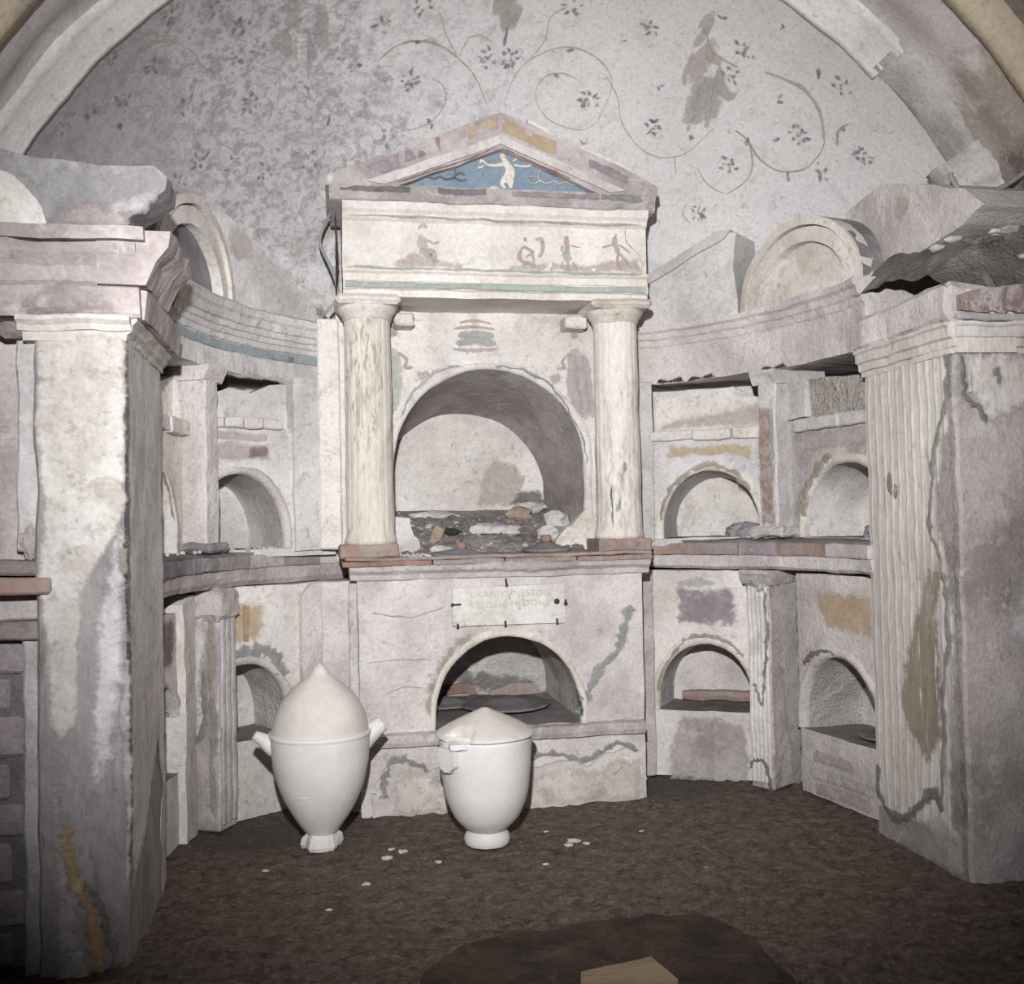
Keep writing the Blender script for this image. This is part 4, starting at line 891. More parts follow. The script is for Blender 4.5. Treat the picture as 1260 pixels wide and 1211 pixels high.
# ================================================================== CURVED ENTABLATURES
def curved_ent(label, p0, p1, prof, m_, extra):
    t = thing('curved_entablature', label, 'entablature', loc=polar((p0+p1)/2, 1.3, 1.77)); n0 = set(o.name for o in COL.objects)
    add(ring_sweep(prof, p0, p1, 60), 'moulded_beam', m_, t, (.006, 7)); extra(t); fix(t, n0)
prL = [(1.62, 1.765), (1.25, 1.765), (1.248, 1.838), (1.252, 1.842), (1.25, 1.876), (1.24, 1.882), (1.236, 1.90), (1.228, 1.904), (1.222, 1.922), (1.212, 1.926), (1.207, 1.945), (1.196, 1.95), (1.188, 1.975), (1.176, 1.985), (1.172, 2.01), (1.19, 2.022), (1.62, 2.03)]
def ex(t):
    add(ring_sweep([(1.26, 1.843), (1.243, 1.844), (1.241, 1.874), (1.26, 1.875)], -33.5, -88, 50), 'blue_band', 'bluegrey', t, (.003, 9))
    patch('chip', [(-.02, 1.835), (-.018, 1.865), (.015, 1.862), (.012, 1.84)], 'darkmould', t, pframe(-43, 1.236), w=.002, jit=.004)
    add(ring_sweep([(1.24, 1.86), (1.19, 1.88), (1.16, 1.98), (1.17, 2.02), (1.25, 2.02)], -86, -90, 5), 'ochre_end', 'rib', t, (.008, 14))
    F = pframe(-50, 1.25)
    patch('broken_edge', [(-.2, 1.752), (-.08, 1.745), (.0, 1.758), (.12, 1.75), (.2, 1.77), (-.2, 1.775)], 'rose', t, F, w=.004, th=.05, jit=.006)
curved_ent('curved left entablature with a blue-grey painted band', -32, -92, prL, 'palegrey', ex)
prR = [(1.62, 1.765), (1.25, 1.765), (1.244, 1.80), (1.246, 1.93), (1.238, 1.938), (1.232, 1.96), (1.222, 1.968), (1.215, 1.99), (1.20, 2.0), (1.20, 2.022), (1.62, 2.03)]
def ex(t):
    for ph, n in ((42, 5), (49, 4), (66, 3)):
        patch('dark_break', [(-.07, 1.764), (-.05, 1.785), (.0, 1.775), (.05, 1.79), (.07, 1.764)], 'blackgap', t, pframe(ph, 1.246), w=.004, th=.006, jit=.008)
curved_ent('curved right entablature of plain pinkish grey plaster', 34, 92, prR, 'pink', ex)

# ================================================================== BROKEN PEDIMENTS ON THE CURVED ENTABLATURES
def lunette(label, phi, hw, rise, z0, mt, mx, dp=.30):
    F = pframe(phi, 1.215); t = thing('arched_pediment', label, 'pediment', loc=polar(phi, 1.215, z0)); n0 = set(o.name for o in COL.objects)
    def arc(a, b, n=26): return [(-a*math.cos(PI*k/n), z0+b*math.sin(PI*k/n)) for k in range(n+1)]
    def band(o1, i1, w0, w1):
        A = arc(*o1); B = arc(*i1); bm = bmesh.new()
        q = [[bm.verts.new((A[i][0], A[i][1], w1)), bm.verts.new((B[i][0], B[i][1], w1)), bm.verts.new((B[i][0], B[i][1], w0)), bm.verts.new((A[i][0], A[i][1], w0))] for i in range(len(A))]
        for i in range(len(A)-1):
            for k in range(4): bm.faces.new((q[i][k], q[i][(k+1) % 4], q[i+1][(k+1) % 4], q[i+1][k]))
        bm.faces.new(q[0]); bm.faces.new(q[-1][::-1]); bm.transform(F); return bm
    add(poly(arc(hw*.99, rise*.98), -.25, -.04, F, .05), 'tympanum', mt, t, (.004, 8))
    add(band((hw*.90, rise*.87), (hw*.74, rise*.68), -.06, .002), 'inner_archivolt', 'white', t, (.004, 8))
    add(band((hw, rise), (hw*.91, rise*.89), -.06, .018), 'archivolt', 'cream' if mx == 'slate' else 'white', t, (.005, 8))
    A = arc(hw, rise); bm = bmesh.new(); K = 6
    q = [[bm.verts.new((p[0], p[1], -dp*k/K)) for k in range(K+1)] for p in A]
    for i in range(len(q)-1):
        for k in range(K): bm.faces.new((q[i][k], q[i][k+1], q[i+1][k+1], q[i+1][k]))
    bm.transform(F); add(bm, 'extrados', mx, t, (.006, 8), smooth='keep')
    bm = line_sweep([(.02, z0-.03), (.022, z0), (-.03, z0+.012), (-.25, z0+.012), (-.25, z0-.03)], -hw*1.0, hw*1.0, .05); bm.transform(F @ FRONT.inverted())
    add(bm, 'bed_moulding', 'palegrey', t, (.005, 8))
    fix(t, n0); return t
lunette('arched stucco pediment on the right entablature with moulded lunette', 74.5, .345, .315, 2.03, 'cream', 'slate')
lunette('arched stucco pediment on the left entablature, slate grey on its outer side', -73, .335, .325, 2.03, 'slate', 'slate')
def gable(label, F, pts, m_, rake=None, extra=None, w0=-.3, w1=0.0):
    t = thing('half_gable', label, 'pediment', loc=F.translation+Vector((0, 0, 2.03))); n0 = set(o.name for o in COL.objects)
    add(poly(pts, w0, w1, F, .045), 'gable_block', m_, t, (.007, 8))
    if rake: add(poly(rake, w1-.1, w1+.018, F, .045), 'raking_moulding', 'grey', t, (.005, 9))
    if extra: extra(t, F)
    fix(t, n0); return t
# right inner half gable
a = polar(36, 1.26); b = polar(57.5, 1.26); F = frame((a.x, a.y, 0), (b.x-a.x, b.y-a.y)); Lg = (b-a).length
gable('plain half gable between the shrine and the right arched pediment', F, [(-.12, 2.02), (-.12, 2.20), (Lg*.80, 2.395), (Lg+.0, 2.385), (Lg*.96, 2.25), (Lg, 2.02)], 'palegrey',
      [(-.12, 2.16), (-.12, 2.205), (Lg*.82, 2.405), (Lg*.95, 2.40), (Lg*.88, 2.37)])
a = polar(-58.5, 1.26); b = polar(-32.5, 1.26); F = frame((a.x, a.y, 0), (b.x-a.x, b.y-a.y)); Lg = (b-a).length
def ex(t, F):
    patch('brown_stain', [(.0, 2.25), (.0, 2.36), (.10, 2.33), (.12, 2.24), (.05, 2.2)], 'fig_brown', t, F, w=.012, jit=.015)
    patch('brown_stain', [(Lg-.1, 2.06), (Lg-.1, 2.10), (Lg-.05, 2.12), (Lg-.04, 2.06)], 'ochremoss', t, F, w=.012, jit=.008)
gable('weathered half gable between the shrine and the left arched pediment', F, [(-.05, 2.02), (-.02, 2.25), (-.10, 2.385), (.0, 2.385), (.03, 2.37), (Lg-.02, 2.06), (Lg, 2.02)], 'palegrey', extra=ex)
# right outer half gable, falling towards the viewer above the pier
GRX = [(0.466, 2.044), (0.446, 2.136), (0.405, 2.277), (0.346, 2.369), (0.473, 2.385), (0.622, 2.394), (0.858, 2.318), (1.109, 2.218), (1.210, 2.138), (1.103, 2.104), (0.943, 2.081), (0.686, 2.051)]
FX = frame((1.37, 0, 0), (0, -1))     # u = -y, faces the room's middle
def ex(t, F):
    patch('dark_stain', [(.72, 2.24), (.73, 2.31), (.79, 2.30), (.81, 2.26), (.76, 2.22)], 'fig_brown', t, F, w=.006, jit=.012)
gable('sloping half gable above the right pier, plaster stained brown', FX, GRX, 'pink', extra=ex, w0=-.45)

# ================================================================== LEFT PIER
lp = thing('pier', 'near left pier of cream and grey peeling plaster', 'pier', loc=(-1.35, -.95, 0)); n0 = set(o.name for o in COL.objects)
add(box(-1.462, -1.24, -1.245, -.66, -.02, 1.70, .05, .008), 'shaft', 'piergrey', lp, (.008, 7))
FLP = frame((0, -1.245, 0), (1, 0))
LP = lambda px, py: (-1.464+(px-40)*.00203, 1.677-(py-410)*.00212)
patch('plaster_layer', [LP(*p) for p in [(45, 412), (90, 410), (153, 414), (154, 500), (152, 640), (138, 668), (118, 700), (102, 730), (94, 790), (92, 860), (88, 900), (70, 920), (58, 900), (52, 800), (44, 720), (47, 700), (50, 640), (46, 540)]], 'pierwhite', lp, FLP, w=.006, soft=.014, rough=(.008, 7))
patch('plaster_layer', [LP(*p) for p in [(62, 920), (80, 930), (72, 1010), (76, 1060), (92, 1110), (100, 1180), (110, 1215), (64, 1215), (62, 1050)]], 'pink', lp, FLP, w=.016, th=.02, jit=.006, sub=.03, rough=(.005, 9))
patch('plaster_layer', [LP(*p) for p in [(140, 660), (152, 655), (152, 790), (150, 850), (140, 900), (128, 960), (112, 980), (104, 940), (112, 860), (112, 780), (125, 720)]], 'palegrey', lp, FLP, w=.010, th=.014, jit=.008, sub=.03, rough=(.004, 9))
seam('mortar_seam', [LP(*p) for p in [(76, 1020), (84, 1070), (92, 1100), (104, 1130), (112, 1170), (118, 1200)]], .05, 'ochredk', lp, FLP, w=.014)
seam('mortar_seam', [LP(*p) for p in [(96, 1090), (115, 1120), (130, 1160), (140, 1200)]], .04, 'darkmould', lp, FLP, w=.012)
patch('maroon_stain', [LP(*p) for p in [(150, 815), (157, 820), (158, 960), (156, 1080), (150, 1110), (148, 1000), (142, 890)]], 'rose', lp, FLP, w=.013, th=.006, jit=.006)
patch('yellow_stain', [LP(*p) for p in [(146, 680), (156, 680), (156, 705), (150, 712), (143, 704)]], 'ochremoss', lp, FLP, w=.015, th=.006, jit=.006)
FLI = frame((-1.24, 0, 0), (0, 1))
patch('plaster_layer', [(-1.23, .2), (-1.23, 1.68), (-.67, 1.68), (-.67, .25), (-.8, .5), (-1.0, .3)], 'white', lp, FLI, w=.010, th=.014, jit=.008, sub=.04, rough=(.004, 8))
bm = line_sweep([(-.25, 1.66), (.012, 1.66), (.014, 1.675), (.026, 1.685), (.028, 1.70), (.04, 1.712), (.04, 1.724), (-.25, 1.724)], -.66-.59, -.64, .03, frame((-1.24, 0, 0), (0, 1)))
add(bm, 'capital_moulding', 'pierwhite', lp, (.005, 10))
bm = line_sweep([(-.2, 1.685), (.016, 1.685), (.02, 1.70), (.034, 1.712), (.034, 1.724), (-.2, 1.724)], -1.50, -1.215, .03, FLP)
add(bm, 'capital_moulding', 'pierwhite', lp, (.006, 10))
fix(lp, n0)
# beam over it
lb = thing('pier_entablature', 'broken cream entablature over the near left pier', 'entablature', loc=(-1.5, -1.0, 1.72)); n0 = set(o.name for o in COL.objects)
prf = [(-.6, 1.722), (.02, 1.722), (.03, 1.735), (.028, 1.80), (.04, 1.81), (.05, 1.85), (.075, 1.88), (.085, 1.905), (-.6, 1.905)]
add(line_sweep(prf, -2.0, -1.19, .035, FLP), 'moulded_beam', 'beam', lb, (.008, 7))
add(line_sweep([(-.6, 1.912), (.095, 1.912), (.10, 1.945), (-.6, 1.945)], -2.0, -1.17, .035, FLP), 'cornice_slab', 'beam', lb, (.007, 8))
patch('grey_plaster_patch', [(-1.5, 1.74), (-1.42, 1.80), (-1.36, 1.81), (-1.28, 1.76), (-1.24, 1.735), (-1.4, 1.73)], 'beam', lb, FLP, w=.045, th=.02, jit=.008)
FLE = frame((-1.19, 0, 0), (0, 1))
add(line_sweep([(-.1, 1.80), (.02, 1.80), (.05, 1.86), (.085, 1.90), (.09, 1.945), (-.1, 1.945)], -1.31, -.95, .03, FLE), 'side_cornice', 'beam', lb, (.010, 11))
add(line_sweep([(-.1, 1.722), (.01, 1.722), (.02, 1.80), (-.1, 1.81)], -1.24, -.62, .03, FLE), 'side_fascia', 'beam', lb, (.007, 9))
fix(lb, n0)
# slate block with lunette above
FTB = frame((0, -1.27, 0), (1, 0))
def ex(t, F):
    a = [(-1.75+.33*math.cos(PI*k/24*.5), 1.955+.19*math.sin(PI*k/24*.5)) for k in range(25)]
    patch('white_lunette', [(-1.95, 1.955)]+a+[(-1.95, 2.145)], 'pierwhite', t, F, w=.012, th=.03, jit=.003, sub=.04, solid=True)
    patch('pink_smear', [(-1.40, 1.96), (-1.40, 2.0), (-1.30, 2.03), (-1.20, 1.98), (-1.21, 1.955)], 'beam', t, F, w=.004, th=.03, jit=.012)
    patch('pale_smear', [(-1.27, 1.99), (-1.26, 2.03), (-1.17, 2.06), (-1.13, 2.07), (-1.17, 2.0)], 'grey', t, F, w=.004, th=.03, jit=.012)
lg = gable('slate grey broken gable block above the near left pier', FTB, [(-2.0, 1.95), (-2.0, 2.30), (-1.54, 2.165), (-1.44, 2.135), (-1.15, 2.125), (-1.115, 2.10), (-1.12, 2.065), (-1.20, 2.0), (-1.255, 1.95)], 'slate', extra=ex, w0=-.16, w1=.0)

# left side wall beyond the pier ---------------------------------------------------
wl = thing('wall_left', 'old brick wall left of the near pier with a tiled ledge', 'wall', kind='structure')
add(box(-2.1, -1.50, -1.16, -1.0, -.02, .86, .06, .004), 'mortar_core', 'mortar', wl, (.006, 9))
add(box(-1.505, -1.455, -1.215, -.9, -.02, .87, .05, .006), 'plaster_jamb', 'grey', wl, (.007, 9))
z = .0; r = 0
while z < .80:
    h = .088+.012*(r % 3); x = -2.1+(.16 if r % 2 else 0)-.05
    while x < -1.52:
        x1 = min(x+.30, -1.512)
        if x1-x > .04: add(box(x+.003, x1-.003, -1.172+random.uniform(-.006, .006), -1.05, z+.004, z+h, .05, .008), 'brick', 'brick', wl, (.006, 11))
        x = x1+.004
    z += h+.012; r += 1
add(box(-2.1, -1.45, -1.235, -.95, .868, .915, .05, .006), 'lower_ledge', 'tilemix', wl, (.007, 8))
add(box(-2.1, -1.47, -1.17, -.95, .915, 1.0, .05, .006), 'plaster_band', 'rose', wl, (.007, 8))
x = -2.1
for wd in (.22, .22, .24):
    add(box(x+.003, x+wd-.003, -1.265, -.95, .99, 1.035, .05, .006), 'ledge_tile', 'terra', wl, (.006, 8)); x += wd
x = -2.1
for wd in (.25, .24, .155):
    add(box(x+.003, x+wd-.003, -1.255, -.95, 1.04, 1.078, .05, .008), 'ledge_tile', 'tilemix', wl, (.006, 8)); x += wd
add(box(-2.1, -1.505, -1.14, -.95, 1.07, 1.73, .06, .006), 'upper_recess', 'rose', wl, (.006, 8))
add(box(-1.52, -1.46, -1.20, -.95, 1.10, 1.70, .05, .006), 'upper_strip', 'grey', wl, (.008, 9))
add(rock((-1.487, -1.20, 1.125), .03, (.9, .35, 1.5), 8, 3, .6), 'brown_lump', 'beam', wl)
add(rock((-1.50, -1.23, 1.69), .04, (1.6, .6, .6), 9), 'brown_lump', 'tilemix', wl)
add(box(-1.55, -1.24, -.70, -.60, 0, 1.72, .1, .006), 'pier_return', 'rose', wl, (.006, 8))

# ================================================================== RIGHT PIER
rp_ = thing('pier', 'near right pier with fluted inner face and grey seam down its corner', 'pier', loc=(1.6, -.94, 0)); n0 = set(o.name for o in COL.objects)
add(box(1.256, 2.1, -1.20, -.66, -.02, 1.70, .06, .010), 'shaft', 'pierfront', rp_, (.009, 7))
FRI = frame((1.256, 0, 0), (0, -1))     # inner face, u = -y
bm = bmesh.new(); nu, nz = 120, 60; V = []
for i in range(nu+1):
    u = .672+.50*i/nu; ph = (u-.672)/.0455
    d = .0085+.0022*max(0, 1-abs((ph % 1)-.5)/.16)**.7 if abs((ph % 1)-.5) < .16 else .0085-.0006*math.sin(PI*((ph+.5) % 1))
    V.append([bm.verts.new((u, .10+1.57*j/nz, d)) for j in range(nz+1)])
for i in range(nu):
    for j in range(nz): bm.faces.new((V[i][j], V[i+1][j], V[i+1][j+1], V[i][j+1]))
bm.transform(FRI); add(bm, 'fluted_face', 'flute', rp_, (.006, 6), smooth='keep')
ng = lambda pts: [(-y, z) for y, z in pts]
patch('bare_plaster', ng([(-1.071, 1.049), (-1.104, 0.997), (-1.08, 0.811), (-1.085, 0.653), (-1.082, 0.443), (-1.008, 0.321), (-0.893, 0.405), (-0.849, 0.509), (-0.899, 0.684), (-0.991, 0.857)]), 'flutestain', rp_, FRI, w=.0105, th=.01, jit=.018, sub=.03)
seam('mortar_seam', ng([(-1.19, 1.658), (-1.195, 1.59), (-1.17, 1.491), (-1.125, 1.392), (-1.081, 1.235), (-1.065, 1.103), (-1.114, 1.024), (-1.143, 0.921), (-1.152, 0.766), (-1.116, 0.579), (-1.106, 0.395), (-1.076, 0.179)]), .034, 'moss', rp_, FRI, w=.022)
seam('mortar_seam', ng([(-.69, .25), (-0.70, 0.14), (-0.80, 0.085), (-.90, .13), (-0.977, 0.192), (-1.048, 0.237), (-1.07, .18)]), .04, 'darkmould', rp_, FRI, w=.018)
patch('foot_plaster', [(.68, .0), (.69, .10), (.80, .07), (.95, .12), (1.06, .16), (1.19, .12), (1.195, 0)], 'grey', rp_, FRI, w=.016, th=.02, jit=.008, rough=(.006, 9))
# plain worn strip between seam and corner
patch('worn_strip', [(1.195, .1), (1.195, 1.45), (1.15, 1.40), (1.11, 1.24), (1.10, 1.11), (1.145, 1.0), (1.17, .8), (1.15, .5), (1.12, .15)], 'pierfront', rp_, FRI, w=.0145, th=.012, jit=.006, rough=(.004, 9))
FRF = frame((0, -1.20, 0), (1, 0))
patch('fluted_plaster', [(1.27, 1.66), (1.30, 1.52), (1.36, 1.44), (1.42, 1.45), (1.5, 1.5), (1.7, 1.5), (1.7, 1.66)], 'flute', rp_, FRF, w=.014, th=.016, jit=.008, sub=.03, rough=(.004, 9))
for k in range(7):
    x = 1.29+.045*k
    patch('flute_fillet', [(x, 1.655), (x+.008, 1.655), (x+.009, 1.53), (x-.001, 1.53)], 'flute', rp_, FRF, w=.019, th=.01, jit=.001, sub=.05)
seam('mortar_seam', [(1.273, 1.655), (1.275, 1.57), (1.282, 1.514), (1.32, 1.489), (1.35, 1.43)], .024, 'darkmould', rp_, FRF, w=.019)
patch('chip', [(1.375, 1.60), (1.40, 1.62), (1.41, 1.58), (1.40, 1.54), (1.385, 1.57)], 'darkmould', rp_, FRF, w=.019, th=.01, jit=.004)
patch('chip', [(1.39, .93), (1.415, .97), (1.425, .90), (1.41, .85), (1.385, .89)], 'ochremoss', rp_, FRF, w=.012, th=.012, jit=.006)
patch('grey_plaster_patch', [(1.38, 1.44), (1.47, 1.44), (1.50, 1.20), (1.47, .95), (1.40, .75), (1.7, .7), (1.7, 1.44)], 'grey', rp_, FRF, w=.010, th=.012, jit=.012, sub=.03, rough=(.004, 9))
cm = [(-.2, 1.655), (.012, 1.655), (.014, 1.672), (.024, 1.676), (.026, 1.70), (.036, 1.706), (.038, 1.735), (.046, 1.742), (.046, 1.752), (-.2, 1.752)]
add(line_sweep(cm, .66, 1.23, .03, FRI), 'capital_moulding', 'flute', rp_, (.005, 10))
add(line_sweep(cm, 1.235, 2.05, .03, FRF), 'capital_moulding', 'flute', rp_, (.005, 10))
add(rock((1.25, -1.21, 1.735), .03, (1, 1, 1), 12), 'white_lump', 'palegrey', rp_)
fix(rp_, n0)
rb = thing('pier_entablature', 'rubble-topped entablature over the near right pier', 'entablature', loc=(1.6, -1.0, 1.75)); n0 = set(o.name for o in COL.objects)
add(box(1.222, 2.1, -1.225, -.62, 1.752, 1.88, .05, .02), 'beam', 'pink', rb, (.012, 7))
add(box(1.245, 2.1, -1.245, -1.0, 1.752, 1.775, .05, .004), 'ledge', 'grey', rb, (.006, 9))
patch('brick_face', [(1.25, 1.785), (1.25, 1.84), (1.3, 1.855), (1.5, 1.87), (1.8, 1.87), (1.8, 1.785)], 'brickface', rb, frame((0, -1.225, 0), (1, 0)), w=.020, th=.04, jit=.008, rough=(.008, 12), solid=True)
# sloping rubble top, rising to the right and to the back
def rt(a, b):
    x = 1.225+.95*a; y = -1.215+.62*b
    z = 1.862+min(1, b*7)*(.06+.05*b+.32*min(1, a*2.7)*min(1, .3+b*1.5))+.026*noise.noise(Vector((x*5, y*5, 3)))+.016*noise.noise(Vector((x*14, y*14, 1)))
    return (x, y, z)
add(gridbm(rt, 50, 40), 'rubble_top', 'rubbleroof', rb, smooth=True)
for k in range(14):
    x = random.uniform(1.3, 1.65); y = random.uniform(-1.2, -.9); q = rt((x-1.225)/.95, (y+1.215)/.62)
    add(rock(q, random.uniform(.012, .03), (1.3, 1, .6), k, 2), 'stone', random.choice(['palegrey', 'rubbleroof', 'rose', 'grey']), rb)
fix(rb, n0)

# ================================================================== URNS
def ush(name, label, x, y, body, foot, lid, handles, rz, seg=72):
    t = thing(name, label, 'urn', 'marble urns on the floor', loc=(x, y, 0)); t.rotation_euler = (0, 0, rz)
    add(lathe(body, seg), 'body', 'marble', t, (.0015, 12), smooth=True)
    return t
def catm(pts, n=6):
    return [(max(p.x, 0.0005), p.y) for p in smoothline([Vector((a, b, 0)) for a, b in pts], n)]
# pointed urn
t = ush('cinerary_urn', 'white marble urn with tall pointed onion-shaped lid', -.742, -.34,
        catm([(.001, .05), (.05, .052), (.062, .06), (.105, .12), (.145, .20), (.168, .28), (.177, .36), (.180, .398)])+[(.183, .402), (.184, .412), (.176, .415), (.150, .415)], None, None, None, 0)
bm = lathe([(.070, .0), (.074, .012), (.066, .035), (.052, .055), (.045, .06)], 20)
for v in bm.verts:
    a = math.atan2(v.co.y, v.co.x); k = 1+.22*noise.noise(Vector((math.cos(a)*1.6, math.sin(a)*1.6, 2)))-.12*max(0, math.cos(a*2.5+.6))
    if v.co.z < .04: v.co.x *= k; v.co.y *= k
add(bm, 'broken_foot', 'marble', t, (.006, 20))
lidp = catm([(.174, .406), (.172, .43), (.160, .475), (.135, .525), (.10, .565), (.065, .595), (.038, .615), (.020, .64), (.001, .655)], 5)
o = add(lathe([(.16, .400)]+lidp, 72), 'lid', 'marblelid', t, (.0015, 10), smooth=True)
def stub(x0, z0, x1, z1, r0, r1, dy, nm='handle', sq=.75):
    bm = bmesh.new(); P = [Vector((x0+(x1-x0)*k/6, dy*k/6, z0+(z1-z0)*(k/6)**1.0)) for k in range(7)]
    tube(bm, P, [r0+(r1-r0)*k/6 for k in range(7)], 14); refine(bm, .02)
    return add(bm, nm, 'marble', t, (.003, 22), smooth=True)
stub(-.150, .355, -.232, .415, .040, .016, -.02); stub(.150, .368, .222, .425, .040, .030, .015)
for a0, a1, zz in ((-2.2, -1.75, .205), (-1.2, -.8, .215)):
    bm = bmesh.new(); prev = None
    for k in range(9):
        a = a0+(a1-a0)*k/8; q = [bm.verts.new((.1515*math.cos(a), .1515*math.sin(a), zz+.002*k/3+d)) for d in (-.0016, .0016)]
        if prev: bm.faces.new((prev[0], prev[1], q[1], q[0]))
        prev = q
    add(bm, 'rust_streak', 'cream', t, smooth='keep')
# round-lidded urn
t = ush('cinerary_urn', 'white marble urn with low conical lid chipped at the left', -.157, -.45,
        catm([(.001, .045), (.05, .046), (.075, .055), (.118, .10), (.147, .17), (.160, .25), (.166, .33), (.168, .375)])+[(.168, .384), (.160, .386)], None, None, None, 0)
add(lathe(catm([(.078, 0), (.082, .012), (.080, .03), (.068, .048), (.06, .055)], 3), 48), 'foot', 'marble', t, (.002, 14), smooth=True)
bm = lathe(catm([(.165, .384), (.176, .388), (.179, .394), (.172, .403), (.13, .428), (.08, .452), (.035, .472), (.015, .482), (.001, .485)], 4), 72)
# broken-out notch on the viewer's left front
for v in bm.verts:
    a = math.degrees(math.atan2(v.co.y, v.co.x)); r = math.hypot(v.co.x, v.co.y)
    if -150 < a < -118 and r > .120 and v.co.z > .386:
        k = (.120+(r-.120)*.15)/r; v.co.x *= k; v.co.y *= k; v.co.z = min(v.co.z, .400)
add(bm, 'lid', 'marblelid', t, (.0015, 10), smooth=True)
ha = math.radians(-146); Fh = frame((.150*math.cos(ha), .150*math.sin(ha), 0), (-math.sin(ha), math.cos(ha)))
bm = poly([(-.042, .366), (.042, .366)]+[(.042*math.cos(PI*k/8*.5), .318-.030*math.sin(PI*k/8*.5)) for k in range(9)][1:-1]+[(.02, .286), (-.02, .286)]+[(-.042*math.cos(PI*k/8*.5), .318-.030*math.sin(PI*k/8*.5)) for k in range(9)][1:-1][::-1], -.02, .040, Fh, .02)
add(bm, 'handle', 'marble', t, (.002, 18))
bm = box(.12, .175, .03, .10, .30, .36, .02, .014); add(bm, 'handle', 'marble', t, (.003, 18))
bm = box(-.145, -.085, -.150, -.10, .366, .386, .02, .004); add(bm, 'broken_rim', 'marble', t, (.004, 20))

# ================================================================== LOOSE THINGS
def pot_lid(label, x, y, z, r, h, m_, knob=None, tilt=(0, 0)):
    t = thing('pot_lid', label, 'lid', 'clay pot lids left in the niches', loc=(x, y, z)); t.rotation_euler = (tilt[0], tilt[1], 0)
    bm = lathe(catm([(r*.93, 0), (r, .004), (r*.98, .012), (r*.6, h*.5), (r*.25, h*.85), (.001, h)], 4), 40); add(bm, 'disc', m_, t, (.004, 15), smooth=True)
    if knob:
        bm = lathe([(.018, h-.006), (.024, h+.008), (.022, h+.022), (.012, h+.026)], 16); add(bm, 'knob', knob, t, (.002, 20), smooth=True)
pot_lid('grey conical lid with red knob on the shrine shelf, right one', .21, .13, 1.022, .105, .045, 'darkstone', 'terrared')
pot_lid('half-buried grey lid with red knob on the shrine shelf, left one', -.16, .11, 1.012, .125, .035, 'slate', 'terrared', (.05, .04))
pot_lid('flat dark lid lying in the lower central niche', .05, .33, .345, .20, .04, 'darkstone')
pot_lid('second flat lid at the left of the lower central niche', -.20, .42, .345, .14, .035, 'darkstone')
P_ = FR2 @ Vector((.33, 0, -.16)); pot_lid('dark round lid in the lower right niche beside the pier', P_.x, P_.y, .275, .12, .02, 'darkstone')
P_ = FL1 @ Vector((.12, 0, -.12)); pot_lid('dark round lid in the lower left niche behind the pointed urn', P_.x, P_.y, .317, .09, .02, 'darkstone')
# clay bar in the lower right niche
bm = bmesh.new(); P = [FR1 @ Vector((.10+.36*k/8, .335+.008*math.sin(k*.5), -.20+.02*math.cos(k*.4))) for k in range(9)]
for p in P: p.z = .328+.012*noise.noise(p*9)
tube(bm, P, [.020, .027, .028, .027, .028, .028, .027, .027, .024], 8); o = tag(add(bm, 'clay_bar', 'terra', rough=(.004, 16)), 'long terracotta fragment lying in the lower right niche beside the shrine', 'sherd')
# dark mounds in the upper right niches
for F, u, d, lab in ((FR1, .42, -.09, 'dark broken tile mound at the right of the upper right niche by the shrine'), (FR2, .42, -.10, 'dark broken tile mound in the upper right niche by the pier')):
    p = F @ Vector((u, 1.075, d)); bm = rock((0, 0, 0), .075, (1.3, 1.0, .75), u*30, 3, .3)
    o = add(bm, 'tile_mound', 'slate'); o.location = p; tag(o, lab, 'rubble')
# debris on the upper shelf of the shrine
def mound(a, b):
    u = -.40+.80*a; w_ = .14+.55*b
    z = 1.02+.205*max(0, b-.12)**.75*(.9+.25*noise.noise(Vector((u*4, w_*4, 0))))+.028*noise.noise(Vector((u*11, w_*11, 4)))+.014*noise.noise(Vector((u*30, w_*30, 6)))
    if b < .12: z = min(z, 1.02+.1*b)
    return (u, w_, z)
o = add(gridbm(mound, 110, 90), 'rubble_heap', 'rubblegrey', smooth=True)
tag(o, 'sloping heap of grey rubble and dust filling the shrine niche', 'rubble', kind='stuff')
def chip(label, x, y, r, m_, sq=(1, 1, 1), s=0, rot=(0, 0, 0), box_=False, cat='rubble', nm='rubble_stone', dz=0):
    q = mound((x+.40)/.80, max(0, (y-.14)/.55)); z = max(1.022, q[2])
    if box_: bm = box(-r*sq[0], r*sq[0], -r*sq[1], r*sq[1], -r*sq[2], r*sq[2], .02, .004); roughen(bm, .004, 25)
    else: bm = rock((0, 0, 0), r, sq, s)
    o = add(bm, nm, m_); o.location = (x, y, z+r*sq[2]*.6+dz); o.rotation_euler = rot; tag(o, label, cat); return o
chip('upright tan brick fragment leaning left in the shrine rubble', -.235, .34, .035, 'rubbletan', (.65, .3, 1.15), 1, (0, .5, 0), True, 'brick fragment', 'brick_fragment')
chip('yellowish round stone at the back of the shrine rubble', .18, .58, .055, 'rubbletan', (1.2, 1, .65), 2)
chip('large white plaster lump in the middle of the shrine rubble', .0, .36, .06, 'rubblewhite', (1.5, 1, .5), 3)
chip('white plaster lump just right of the middle in the shrine rubble', .09, .33, .04, 'rubblewhite', (1.2, 1, .6), 4)
chip('small white lump beside the left lid on the shrine shelf', -.235, .20, .032, 'rubblewhite', (1.5, 1, .6), 5)
chip('pale broken plaster lump at the right edge of the shrine niche', .33, .44, .06, 'palegrey', (1, 1, .9), 6)
chip('long pale plaster strip at the back left of the shrine rubble', -.22, .64, .05, 'rubblewhite', (2.4, .6, .5), 7)
chip('dark iron-grey stone beside the tan brick fragment', -.165, .38, .028, 'blackgap', (1.5, .7, .6), 8)
chip('pale stone at the right above the lid in the shrine rubble', .27, .34, .05, 'palegrey', (1.1, 1, .8), 11)
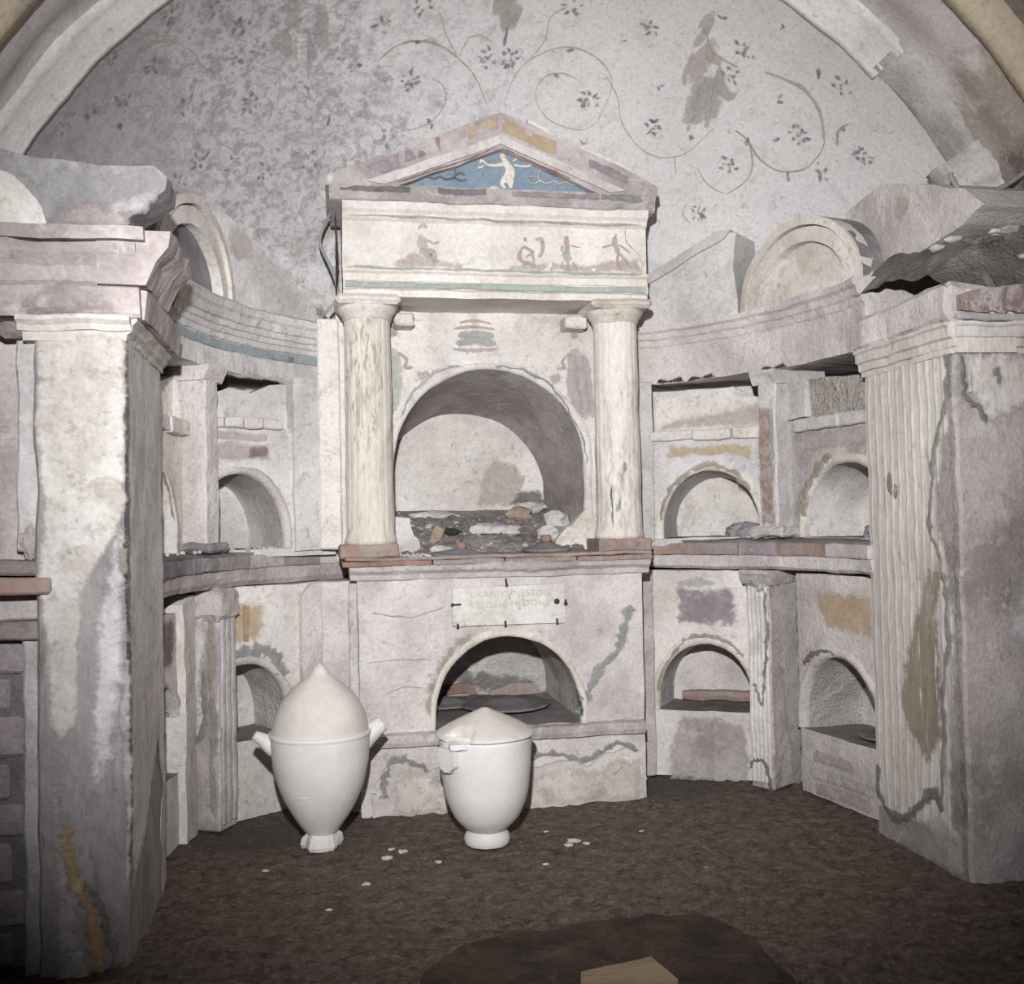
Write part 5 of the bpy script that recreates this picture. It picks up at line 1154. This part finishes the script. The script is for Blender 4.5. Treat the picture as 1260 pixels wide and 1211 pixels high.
chip('white crust at the back right of the shrine rubble', .24, .64, .045, 'rubblewhite', (1.9, .6, .6), 12)
bm = bmesh.new(); rr = random.Random(5)
for k in range(140):
    x = rr.uniform(-.38, .38); y = rr.uniform(.16, .66); q = mound((x+.4)/.8, (y-.14)/.55); r = rr.choice((.004, .006, .008, .012))
    bmesh.ops.create_icosphere(bm, subdivisions=1, radius=r, matrix=Matrix.Translation((x, y, q[2]+r*.3)) @ Matrix.Diagonal((rr.uniform(.7, 1.5), rr.uniform(.7, 1.4), rr.uniform(.5, 1), 1)))
tag(add(bm, 'rubble_crumbs', 'rose', rough=(.003, 60)), 'small pale crumbs scattered over the shrine rubble', 'rubble', kind='stuff')
# white crumbs along the left shelf and at its right end
bm = bmesh.new()
for k in range(150):
    ph = rr.choice((rr.uniform(-34, -46), rr.uniform(-34, -46), rr.uniform(-30, -80))); R_ = rr.uniform(1.25, 1.33); r = rr.uniform(.003, .011); p = polar(ph, R_, 1.062)
    bmesh.ops.create_icosphere(bm, subdivisions=1, radius=r, matrix=Matrix.Translation(p))
tag(add(bm, 'plaster_crumbs', 'rubblewhite', rough=(.003, 60)), 'white plaster crumbs lying along the left shelf', 'rubble', kind='stuff')
bm = bmesh.new()
for k in range(120):
    p = Vector((rr.uniform(-.63, -.3), rr.uniform(-.04, .2), 1.022)); r = rr.uniform(.003, .009)
    bmesh.ops.create_icosphere(bm, subdivisions=1, radius=r, matrix=Matrix.Translation(p))
tag(add(bm, 'plaster_crumbs', 'rubblewhite', rough=(.003, 60)), 'white plaster crumbs beside the foot of the left shrine column', 'rubble', kind='stuff')
# floor chips, grit, slab and board
for x, y, r in ((.15, -.50, .022), (.12, -.54, .014), (.19, -.53, .012), (-.46, -.47, .016), (-.52, -.52, .018), (-.5, -.44, .010), (.08, -.36, .009), (-.35, -.60, .012), (-.60, -.75, .012), (.42, -.45, .009), (-.93, -.55, .010), (.0, -.72, .010), (-.72, -.95, .009)):
    o = add(rock((0, 0, 0), r*.75, (1.5, 1, .5), x*50+y*20, 2, .6), 'plaster_chip', 'rubblewhite'); o.location = (x, y, floor_h(x, y)+r*.2)
    tag(o, 'small white plaster chip on the earth floor', 'chip', 'white chips on the floor')
bm = bmesh.new()
for k in range(3500):
    x = rr.uniform(-1.2, 1.25); y = rr.uniform(-2.0, .3); r = rr.uniform(.0025, .007); z = floor_h(x, y)
    mtx = Matrix.Translation((x, y, z+r*.2)) @ Matrix.Rotation(rr.uniform(0, 6), 4, 'Z') @ Matrix.Diagonal((r*rr.uniform(1, 2), r, r*rr.uniform(.5, .9), 1))
    v = [bm.verts.new(mtx @ Vector(c)) for c in ((1, 0, 0), (0, 1, 0), (-1, 0, 0), (0, -1, 0), (0, 0, 1))]
    for i in range(4): bm.faces.new((v[i], v[(i+1) % 4], v[4]))
tag(add(bm, 'floor_grit', 'floor'), 'loose brown grit covering the floor', 'grit', kind='stuff')
FZ = Matrix.Identity(4)
sl = add(poly([(-.52, -1.75), (-.49, -1.517), (-.389, -1.375), (-.205, -1.335), (-.018, -1.316), (.175, -1.304), (.348, -1.357), (.396, -1.497), (.40, -1.75)], -.03, .028, FZ, .04, .012, .05), 'stone_slab', 'slab', rough=(.014, 8))
tag(sl, 'dark rough stone slab sunk in the floor at the bottom edge', 'slab')
bo = add(poly([(-.14, -1.75), (-.115, -1.655), (.078, -1.61), (.10, -1.75)], .03, .052, FZ, .05), 'wooden_board', 'board', rough=(.002, 8))
tag(bo, 'short pale wooden board on the dark slab', 'board')
